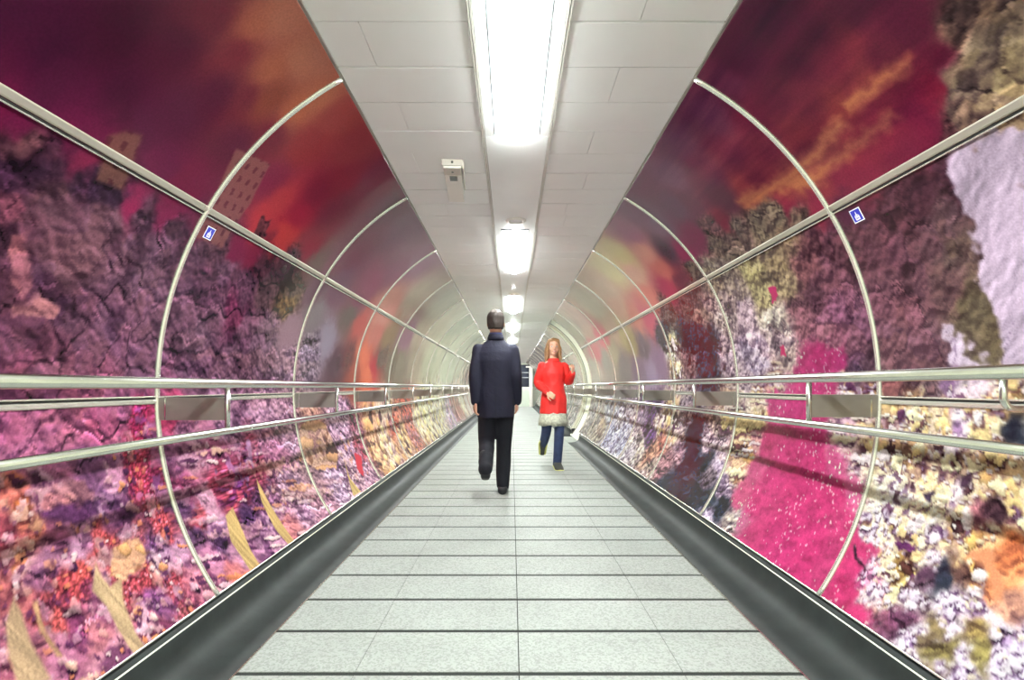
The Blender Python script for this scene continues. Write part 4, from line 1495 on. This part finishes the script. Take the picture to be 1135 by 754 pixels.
sticker(1, 1.938, 0.717, 0.054, 'small square blue sticker with white pictogram on the right wall')

# ------------------------------------------------------------------ far end of the passage
bm = bmesh.new()
box(bm, -1.7, 1.7, Y_END + 0.02, Y_END + 0.14, -0.05, 1.03)
box(bm, -1.7, -1.05, Y_END + 0.02, Y_END + 0.14, 1.03, 2.6)
box(bm, 1.12, 1.7, Y_END + 0.02, Y_END + 0.14, 1.03, 2.6)
box(bm, -1.05, 1.12, Y_END + 0.02, Y_END + 0.14, 2.2, 2.6)
struct(obj('wall_far', bm, M_dado))
bm = bmesh.new(); box(bm, -1.05, 1.12, Y_END + 0.07, Y_END + 0.09, 1.03, 2.2)
w = struct(obj('window_1', bm, M_navydark))
for z in (1.50, 1.76):
    bm = bmesh.new(); box(bm, -1.04, 0.86, Y_END + 0.03, Y_END + 0.068, z, z + 0.045); obj('bar', bm, M_palebar, w)
bm = bmesh.new(); box(bm, 0.90, 1.08, Y_END - 0.20, Y_END + 0.015, 0.0, 2.12, 0.005); box(bm, 0.72, 0.90, Y_END - 0.12, Y_END + 0.015, 2.04, 2.12, 0.005)
struct(obj('trim_end_post', bm, M_white))

# ------------------------------------------------------------------ camera and view
cam = bpy.data.cameras.new('camera'); co = bpy.data.objects.new('camera', cam); COL.objects.link(co)
co.location = (-0.027, 0.0, 1.03); co.rotation_euler = (PI / 2, 0, 0)
cam.sensor_width = 36.0; cam.sensor_fit = 'HORIZONTAL'; cam.lens = 36.0 * 560 / 1135
cam.shift_y = (429 - 377) / 1135.0
cam.shift_x = 0.5 / 1135.0
cam.clip_start = 0.02
SC.camera = co
w = bpy.data.worlds.new('world'); SC.world = w; w.use_nodes = True
w.node_tree.nodes['Background'].inputs[0].default_value = (0, 0, 0, 1)
SC.view_settings.view_transform = 'Standard'; SC.view_settings.look = 'None'
SC.view_settings.exposure = 0.12; SC.view_settings.gamma = 1.0; SC.view_settings.use_curve_mapping = False

# ------------------------------------------------------------------ people
def fused(name, bm, m, parent, voxel, smooth=4):
    """turn overlapping closed volumes into one continuous skin"""
    me = bpy.data.meshes.new(name); bmesh.ops.recalc_face_normals(bm, faces=bm.faces); bm.to_mesh(me); bm.free()
    o = bpy.data.objects.new(name, me); COL.objects.link(o)
    r = o.modifiers.new('r', 'REMESH'); r.mode = 'VOXEL'; r.voxel_size = voxel; r.use_smooth_shade = True
    if smooth:
        s = o.modifiers.new('s', 'SMOOTH'); s.factor = 0.5; s.iterations = smooth
    dg = bpy.context.evaluated_depsgraph_get(); dg.update()
    me2 = bpy.data.meshes.new_from_object(o.evaluated_get(dg))
    o.modifiers.clear(); o.data = me2; bpy.data.meshes.remove(me); me2.name = name
    me2.materials.clear(); me2.materials.append(m)
    me2.polygons.foreach_set('use_smooth', [True] * len(me2.polygons))
    if parent: o.parent = parent
    return o
def ell(z, rx, ry, cx=0.0, cy=0.0, n=28, p=1.0):
    out = []
    for k in range(n):
        a = 2 * PI * k / n; c, s = math.cos(a), math.sin(a)
        out.append((cx + rx * math.copysign(abs(c) ** p, c), cy + ry * math.copysign(abs(s) ** p, s), z))
    return out
def ball(bm, p, r, sx=1, sy=1, sz=1, rot=None):
    M = Matrix.Translation(Vector(p)) @ (rot if rot else Matrix.Identity(4)) @ Matrix.Diagonal((sx, sy, sz, 1))
    bmesh.ops.create_uvsphere(bm, u_segments=16, v_segments=10, radius=r, matrix=M)
def limb(bm, pts, rad, seg=16):
    # smooth the joints a little, with round ends
    P = [Vector(p) for p in pts]; out = []; rr = []
    for i in range(len(P) - 1):
        for t in np.linspace(0, 1, 7)[:-1]:
            out.append(P[i].lerp(P[i + 1], t)); rr.append(rad[i] + (rad[i + 1] - rad[i]) * t)
    out.append(P[-1]); rr.append(rad[-1])
    for _ in range(2):
        o2 = list(out)
        for i in range(1, len(out) - 1): o2[i] = out[i] * .5 + (out[i - 1] + out[i + 1]) * .25
        out = o2
    tube(bm, out, rr, seg)
    ball(bm, out[0], rr[0]); ball(bm, out[-1], rr[-1])
def head(bm, base, H, w=1.0, fwd=0.0):
    """base = chin height point on the neck axis; faces +Y"""
    bx, by, bz = base
    rows = [(0.0, .022, .026, .052), (.05, .036, .044, .040), (.14, .050, .066, .024), (.25, .058, .080, .012), (.38, .065, .089, .004), (.52, .070, .095, -.002),
            (.66, .0735, .099, -.008), (.80, .068, .093, -.012), (.91, .050, .070, -.014), (.98, .024, .036, -.014), (1.0, .008, .012, -.014)]
    loft(bm, [ell(bz + t * H, rx * w, ry, bx, by + cy + fwd, 24) for t, rx, ry, cy in rows])
    # nose, brow, lips, ears
    y0 = by + fwd + .092
    loft(bm, [ell(bz + H * .33, .0145, .012, bx, y0 + .004, 12), ell(bz + H * .37, .015, .018, bx, y0 + .006, 12), ell(bz + H * .45, .009, .014, bx, y0 + .001, 12), ell(bz + H * .54, .007, .010, bx, y0 - .004, 12)])
    ball(bm, (bx, y0 - .010, bz + H * .575), .014, 2.6, .8, .6)
    ball(bm, (bx, y0 - .004, bz + H * .20), .012, 1.7, .8, .8)
    for sx in (-1, 1):
        ball(bm, (bx + sx * .073 * w, by + fwd - .004, bz + H * .46), .030, .28, .62, 1.0)
        ball(bm, (bx + sx * .040 * w, by + fwd + .062, bz + H * .34), .022, 1, .8, 1)
def hand(bm, wrist, d, n, side, curl=0.5, scale=1.0):
    """wrist point, direction of the fingers, palm normal (towards the curl), side +1 if the thumb lies at cross(d, n)"""
    w = Vector(wrist); d = Vector(d).normalized(); n = Vector(n); n = (n - d * n.dot(d)).normalized(); t = d.cross(n) * side
    s = scale
    for a in (-.028, -.010, .010, .028):
        tube(bm, [w + d * -.01 * s + t * a * .7 * s, w + d * .045 * s + t * a * s, w + d * .088 * s + t * a * s], [.0125 * s, .014 * s, .0115 * s], 10)
    L = {-.030: .058, -.010: .074, .010: .082, .030: .074}
    for a, l in L.items():
        p = w + d * .086 * s + t * a * s; pts = [p - d * .02 * s, p]
        ang = 0.25 + curl * .6
        dd = d
        for k in range(3):
            dd = (d * math.cos(ang) + n * math.sin(ang)); p = p + dd * l / 3 * s * (1.15 if k == 0 else .95); pts.append(p); ang += curl * .9
        tube(bm, pts, [.0092 * s, .0092 * s, .0085 * s, .0078 * s, .0066 * s], 10)
        ball(bm, pts[-1], .0066 * s)
    p = w + d * .022 * s + t * .026 * s
    p1 = p + (d * .55 + t * .75 + n * .2).normalized() * .042 * s
    p2 = p1 + (d * .85 + t * .25 + n * .4).normalized() * .030 * s
    p3 = p2 + (d * .9 + n * .5).normalized() * .024 * s
    tube(bm, [p - d * .012 * s, p, p1, p2, p3], [.011 * s, .0125 * s, .0108 * s, .0092 * s, .0075 * s], 10); ball(bm, p3, .0075 * s)
def foot_rings(ankle, L, pitch, yaw, grow=0.0, sole=False):
    """rings of a foot or shoe along +Y; the ball of the foot is where a lifted heel pivots"""
    rows = [(-.075, .024, .00, .055), (-.06, .036, .00, .075), (-.02, .040, .00, .092), (.03, .041, .00, .085), (.08, .045, .00, .062), (.13, .049, .00, .046), (.17, .045, .00, .038), (.20, .030, .004, .030), (.212, .012, .008, .022)]
    rings = []
    R3 = Matrix.Rotation(yaw, 3, 'Z') @ Matrix.Rotation(-pitch, 3, 'X')
    A = Vector(ankle)
    for y, w, z0, z1 in rows:
        w += grow; z1b = (z1 + grow) if not sole else z0 + .022
        zz0 = z0 - (grow * .6 if not sole else .0)
        ring = []
        for k in range(16):
            a = 2 * PI * k / 16; c, s_ = math.cos(a), math.sin(a)
            x = w * math.copysign(abs(c) ** .8, c); z = (zz0 + z1b) / 2 + (z1b - zz0) / 2 * math.copysign(abs(s_) ** .7, s_)
            ring.append(A + R3 @ Vector((x, y * L / .287, z - .085)))
        rings.append(ring)
    return rings

M_skin_m = mat('skin_tan', rgb(196, 146, 122), 0.5)
M_skin_w = mat('skin_fair', rgb(214, 164, 138), 0.5)
M_navy = mat('navy_wool', rgb(15, 15, 38), 0.85, noise=(18, .18), bump=(22, .5, .01))
M_trouser = mat('dark_trouser_cloth', rgb(13, 14, 26), 0.85, noise=(20, .15), bump=(18, .4, .01))
M_shoe = mat('black_shoe_leather', rgb(26, 26, 32), 0.4)
M_hair_m = mat('dark_brown_hair', rgb(44, 34, 30), 0.7, noise=(60, .3), bump=(120, .6, .004))
M_hair_w = mat('honey_brown_hair', rgb(140, 102, 66), 0.55, noise=(40, .35), bump=(90, .7, .005))
M_red = mat('red_jacket_cloth', rgb(226, 44, 40), 0.6, noise=(9, .12), bump=(12, .7, .018))
M_skirt_w = mat('grey_green_knit', rgb(186, 188, 170), 0.9, noise=(40, .35), bump=(70, .9, .008))
M_jeans = mat('blue_denim', rgb(44, 58, 92), 0.85, noise=(25, .2), bump=(20, .4, .01))
M_sneaker = mat('dark_sneaker_cloth', rgb(60, 62, 60), 0.7)
M_sole = mat('yellow_green_sole', rgb(206, 206, 120), 0.6)
M_shirt = mat('pale_blue_collar', rgb(90, 96, 140), 0.8)
M_lips = mat('lips', rgb(170, 60, 64), 0.5)
M_eye = mat('dark_eye', rgb(50, 38, 34), 0.2)
M_eyew = mat('eye_white', rgb(238, 234, 228), 0.3)
M_smile = mat('teeth_white', rgb(244, 240, 232), 0.3)

def ruffle(o, amp, sc, seed=0):
    from mathutils import noise
    for v in o.data.vertices:
        d = noise.noise(Vector((v.co.x * sc, v.co.y * sc, v.co.z * sc * .45)) + Vector((seed, 0, 0)))
        v.co += v.normal * d * amp
    o.data.update()
def both(f):
    for s in (-1, 1): f(s)

def build_man():
    # local frame: faces +Y (away from the viewer), right hand on +X
    legR = [(.084, 0, .90), (.082, .07, .50), (.068, .02, .09)]
    legL = [(-.084, 0, .90), (-.086, .035, .50), (-.092, -.36, .30)]
    armR = [(.170, -.005, 1.405), (.200, -.04, 1.13), (.204, .045, .885)]
    armL = [(-.170, -.005, 1.405), (-.202, -.055, 1.13), (-.196, -.06, .885)]
    bm = bmesh.new()
    loft(bm, [ell(.84, .13, .09), ell(.92, .160, .105), ell(1.02, .145, .095), ell(1.15, .15, .10), ell(1.30, .160, .100), ell(1.38, .140, .085), ell(1.44, .085, .065), ell(1.49, .058, .058)])
    limb(bm, [(0, -.015, 1.45), (0, .005, 1.58)], [.060, .056])
    head(bm, (0, .0, 1.525), .238, 1.06)
    for L in (legR, legL): limb(bm, L, [.078, .048, .036])
    for A in (armR, armL): limb(bm, [(A[0][0] * .92, A[0][1], A[0][2] - .035), A[1], A[2]], [.046, .040, .029])
    hand(bm, armR[2], (.02, .12, -1), (-1, .25, -.1), 1, .45)
    hand(bm, armL[2], (-.02, .06, -1), (1, .25, -.1), -1, .45)
    loft(bm, foot_rings(legR[2], .262, 0, -.06)); loft(bm, foot_rings(legL[2], .262, -1.0, .06))
    body = fused('person', bm, M_skin_m, None, .0062, 3)
    # trousers
    bm = bmesh.new()
    loft(bm, [ell(.80, .15, .10), ell(.90, .178, .125), ell(1.02, .165, .115)])
    limb(bm, [(.086, 0, .88), (.083, .068, .50), (.069, .010, .085)], [.098, .078, .064])
    limb(bm, [(-.086, 0, .88), (-.087, .033, .50), (-.092, -.345, .292)], [.098, .080, .064])
    ruffle(fused('trousers', bm, M_trouser, body, .010, 4), .007, 16, 4)
    # coat: body, sleeves, skirt of the coat
    bm = bmesh.new()
    loft(bm, [ell(.735, .182, .152, p=.9), ell(.80, .180, .150, p=.9), ell(.92, .176, .144, p=.9), ell(1.04, .164, .132, p=.9), ell(1.16, .168, .134, p=.9), ell(1.28, .186, .134, p=.9),
              ell(1.36, .186, .122, p=.9), ell(1.415, .160, .102), ell(1.45, .118, .086), ell(1.475, .088, .076), ell(1.50, .070, .070)])
    for A, s in ((armR, 1), (armL, -1)):
        limb(bm, [(A[0][0] * .95, A[0][1], A[0][2] - .022), A[1], Vector(A[1]).lerp(Vector(A[2]), .96)], [.066, .057, .046])
    coat = fused('coat', bm, M_navy, body, .010, 5); ruffle(coat, .008, 11, 2)
    bm = bmesh.new(); box(bm, -.0025, .0025, -.1535, -.1440, .740, .96); obj('back_vent', bm, M_trouser, coat)
    bm = bmesh.new(); loft(bm, [ell(1.475, .082, .080, cy=-.006), ell(1.50, .080, .080, cy=-.008), ell(1.535, .070, .072, cy=-.004), ell(1.53, .064, .066), ell(1.48, .066, .066)], cap=False)
    bmesh.ops.holes_fill(bm, edges=bm.edges); obj('collar', bm, M_navy, coat, True)
    bm = bmesh.new(); loft(bm, [ell(1.50, .0655, .0665, cy=-.002), ell(1.552, .0625, .0645, cy=.0), ell(1.55, .0585, .0605), ell(1.50, .060, .062)], cap=False)
    bmesh.ops.holes_fill(bm, edges=bm.edges); obj('shirt_collar', bm, M_shirt, body, True)
    bm = bmesh.new(); loft(bm, [ell(1.578, .050, .050, cy=-.052, n=20), ell(1.585, .072, .072, cy=-.034), ell(1.64, .0835, .094, cy=-.024), ell(1.70, .0835, .100, cy=-.020), ell(1.740, .071, .090, cy=-.018), ell(1.765, .046, .060, cy=-.016), ell(1.777, .014, .020, cy=-.016)][1:])
    ruffle(fused('hair', bm, M_hair_m, body, .006, 2), .007, 34)
    for (A, p, yw) in ((legR[2], 0, -.06), (legL[2], -1.0, .06)):
        bm = bmesh.new(); loft(bm, foot_rings(A, .285, p, yw, .008)); obj('shoe', bm, M_shoe, body, True)
    return body
man = build_man()
man.location = (-.180, 4.88, 0.0)
man.rotation_euler = (0, 0, math.radians(2))
tag(man, 'person in a long dark navy coat walking away down the passage', 'person')

def build_woman():
    # local frame: faces +Y; turned towards the viewer when placed
    legL = [(-.080, 0, .86), (-.060, .10, .48), (-.042, .06, .09)]
    legR = [(.080, 0, .86), (.088, .045, .47), (.108, -.26, .235)]
    armR = [(.140, 0, 1.305), (.205, -.05, 1.08), (.095, .165, .955)]
    armL = [(-.140, 0, 1.305), (-.205, -.035, 1.08), (-.222, .16, 1.205)]
    bm = bmesh.new()
    loft(bm, [ell(.79, .11, .08), ell(.88, .128, .092), ell(.99, .108, .080), ell(1.08, .118, .085), ell(1.20, .140, .105), ell(1.30, .140, .088), ell(1.36, .080, .06), ell(1.39, .05, .05)])
    limb(bm, [(0, -.012, 1.36), (0, .004, 1.47)], [.050, .046])
    head(bm, (0, 0, 1.432), .212, .94)
    for L in (legR, legL): limb(bm, L, [.064, .046, .032])
    for A in (armR, armL): limb(bm, [(A[0][0] * .92, A[0][1], A[0][2] - .030), A[1], A[2]], [.038, .034, .025])
    hand(bm, armR[2], (-.5, .55, -.35), (-.55, -.5, -.3), -1, .75, .88)
    hand(bm, armL[2], (.05, .45, .9), (.75, -.5, .2), -1, .95, .88)
    loft(bm, foot_rings(legL[2], .235, .12, .05)); loft(bm, foot_rings(legR[2], .235, -.9, -.05))
    body = fused('person', bm, M_skin_w, None, .0055, 3)
    bm = bmesh.new()
    loft(bm, [ell(.76, .13, .095), ell(.86, .142, .105), ell(.93, .125, .095)])
    limb(bm, [(-.082, 0, .84), (-.062, .10, .48), (-.044, .055, .075)], [.078, .064, .055])
    limb(bm, [(.082, 0, .84), (.090, .045, .47), (.110, -.255, .215)], [.078, .064, .052])
    fused('jeans', bm, M_jeans, body, .009, 3)
    bm = bmesh.new()
    rings = []
    for z, rx, ry in ((.545, .186, .178), (.60, .182, .172), (.66, .172, .160), (.72, .160, .138), (.80, .150, .118)):
        r_ = []
        for k in range(40):
            a = 2 * PI * k / 40; f = 1 + .045 * math.sin(a * 11 + z * 8) * (1 if z < .7 else .3)
            r_.append((rx * f * math.cos(a), ry * f * math.sin(a), z + (.012 * math.sin(a * 7) if z < .57 else 0)))
        rings.append(r_)
    loft(bm, rings); obj('skirt', bm, M_skirt_w, body, True)
    bm = bmesh.new()
    loft(bm, [ell(.69, .172, .150, p=.92), ell(.76, .169, .146), ell(.88, .164, .136), ell(1.0, .142, .120), ell(1.09, .137, .116), ell(1.20, .152, .130), ell(1.28, .150, .114), ell(1.33, .115, .090), ell(1.352, .082, .074), ell(1.37, .068, .064)])
    for A in (armR, armL):
        limb(bm, [(A[0][0], A[0][1], A[0][2] - .018), A[1], Vector(A[1]).lerp(Vector(A[2]), .93)], [.062, .056, .042])
    jk = fused('jacket', bm, M_red, body, .008, 4); ruffle(jk, .011, 15, 5)
    bm = bmesh.new(); loft(bm, [ell(1.350, .082, .074), ell(1.372, .080, .076, cy=-.004), ell(1.392, .074, .070, cy=-.010), ell(1.388, .066, .062, cy=-.008), ell(1.355, .062, .060)], cap=False)
    bmesh.ops.holes_fill(bm, edges=bm.edges); obj('collar', bm, M_red, jk, True)
    bm = bmesh.new()
    for z in (.80, .92, 1.04, 1.16, 1.27):
        yy = {.80: .142, .92: .129, 1.04: .116, 1.16: .124, 1.27: .117}[z]
        b2 = bmesh.new(); bmesh.ops.create_cone(b2, cap_ends=True, segments=12, radius1=.010, radius2=.008, depth=.006, matrix=Matrix.Translation((0.012, yy + .002, z)) @ Matrix.Rotation(PI / 2, 4, 'X'))
        obj('button', b2, M_red, jk, True)
    bm.free()
    # hair: parted, falling to the shoulders behind the face
    bm = bmesh.new()
    loft(bm, [ell(1.50, .072, .070, cy=-.045), ell(1.54, .079, .090, cy=-.030), ell(1.585, .081, .097, cy=-.022), ell(1.62, .073, .092, cy=-.018), ell(1.645, .050, .064, cy=-.016), ell(1.658, .016, .022, cy=-.016)])
    for s in (-1, 1):
        limb(bm, [(s * .050, .030, 1.615), (s * .074, .030, 1.53), (s * .080, .022, 1.44), (s * .086, .040, 1.375)], [.026, .024, .027, .018])
        limb(bm, [(s * .045, -.06, 1.56), (s * .065, -.06, 1.45), (s * .070, -.055, 1.35)], [.045, .048, .028])
    limb(bm, [(0, -.080, 1.57), (0, -.085, 1.45), (0, -.085, 1.34)], [.045, .050, .03])
    ruffle(fused('hair', bm, M_hair_w, body, .006, 2), .010, 30, 3)
    z0 = 1.432; H = .212
    for s in (-1, 1):
        bm = bmesh.new(); ball(bm, (s * .030, .0835, z0 + H * .505), .0125, 1.15, .7, .75); e = obj('eye', bm, M_eyew, body, True)
        bm = bmesh.new(); ball(bm, (s * .030, .0905, z0 + H * .505), .0068, 1, .5, 1); obj('iris', bm, M_eye, e, True)
        bm = bmesh.new(); tube(bm, [(s * .014, .094, z0 + H * .60), (s * .030, .093, z0 + H * .618), (s * .046, .082, z0 + H * .60)], [.0026, .0032, .002], 8); obj('eyebrow', bm, M_hair_w, body, True)
    bm = bmesh.new(); tube(bm, [(-.026, .086, z0 + H * .232), (-.013, .0965, z0 + H * .205), (0, .099, z0 + H * .196), (.013, .0965, z0 + H * .205), (.026, .086, z0 + H * .232)], [.002, .0046, .0052, .0046, .002], 8); m_ = obj('mouth', bm, M_lips, body, True)
    bm = bmesh.new(); tube(bm, [(-.017, .0965, z0 + H * .222), (0, .1015, z0 + H * .210), (.017, .0965, z0 + H * .222)], [.0018, .0034, .0018], 8); obj('teeth', bm, M_smile, m_, True)
    for (A, p, yw) in ((legL[2], .12, .05), (legR[2], -.9, -.05)):
        bm = bmesh.new(); loft(bm, foot_rings(A, .262, p, yw, .008)); sh = obj('shoe', bm, M_sneaker, body, True)
        bm = bmesh.new(); loft(bm, foot_rings(A, .270, p, yw, .012, sole=True)); obj('sole', bm, M_sole, sh, True)
    return body
woman = build_woman()
woman.location = (.505, 6.45, 0.0)
woman.rotation_euler = (0, 0, PI + math.radians(4))
tag(woman, 'person with long light brown hair in a red jacket and jeans walking towards viewer', 'person')
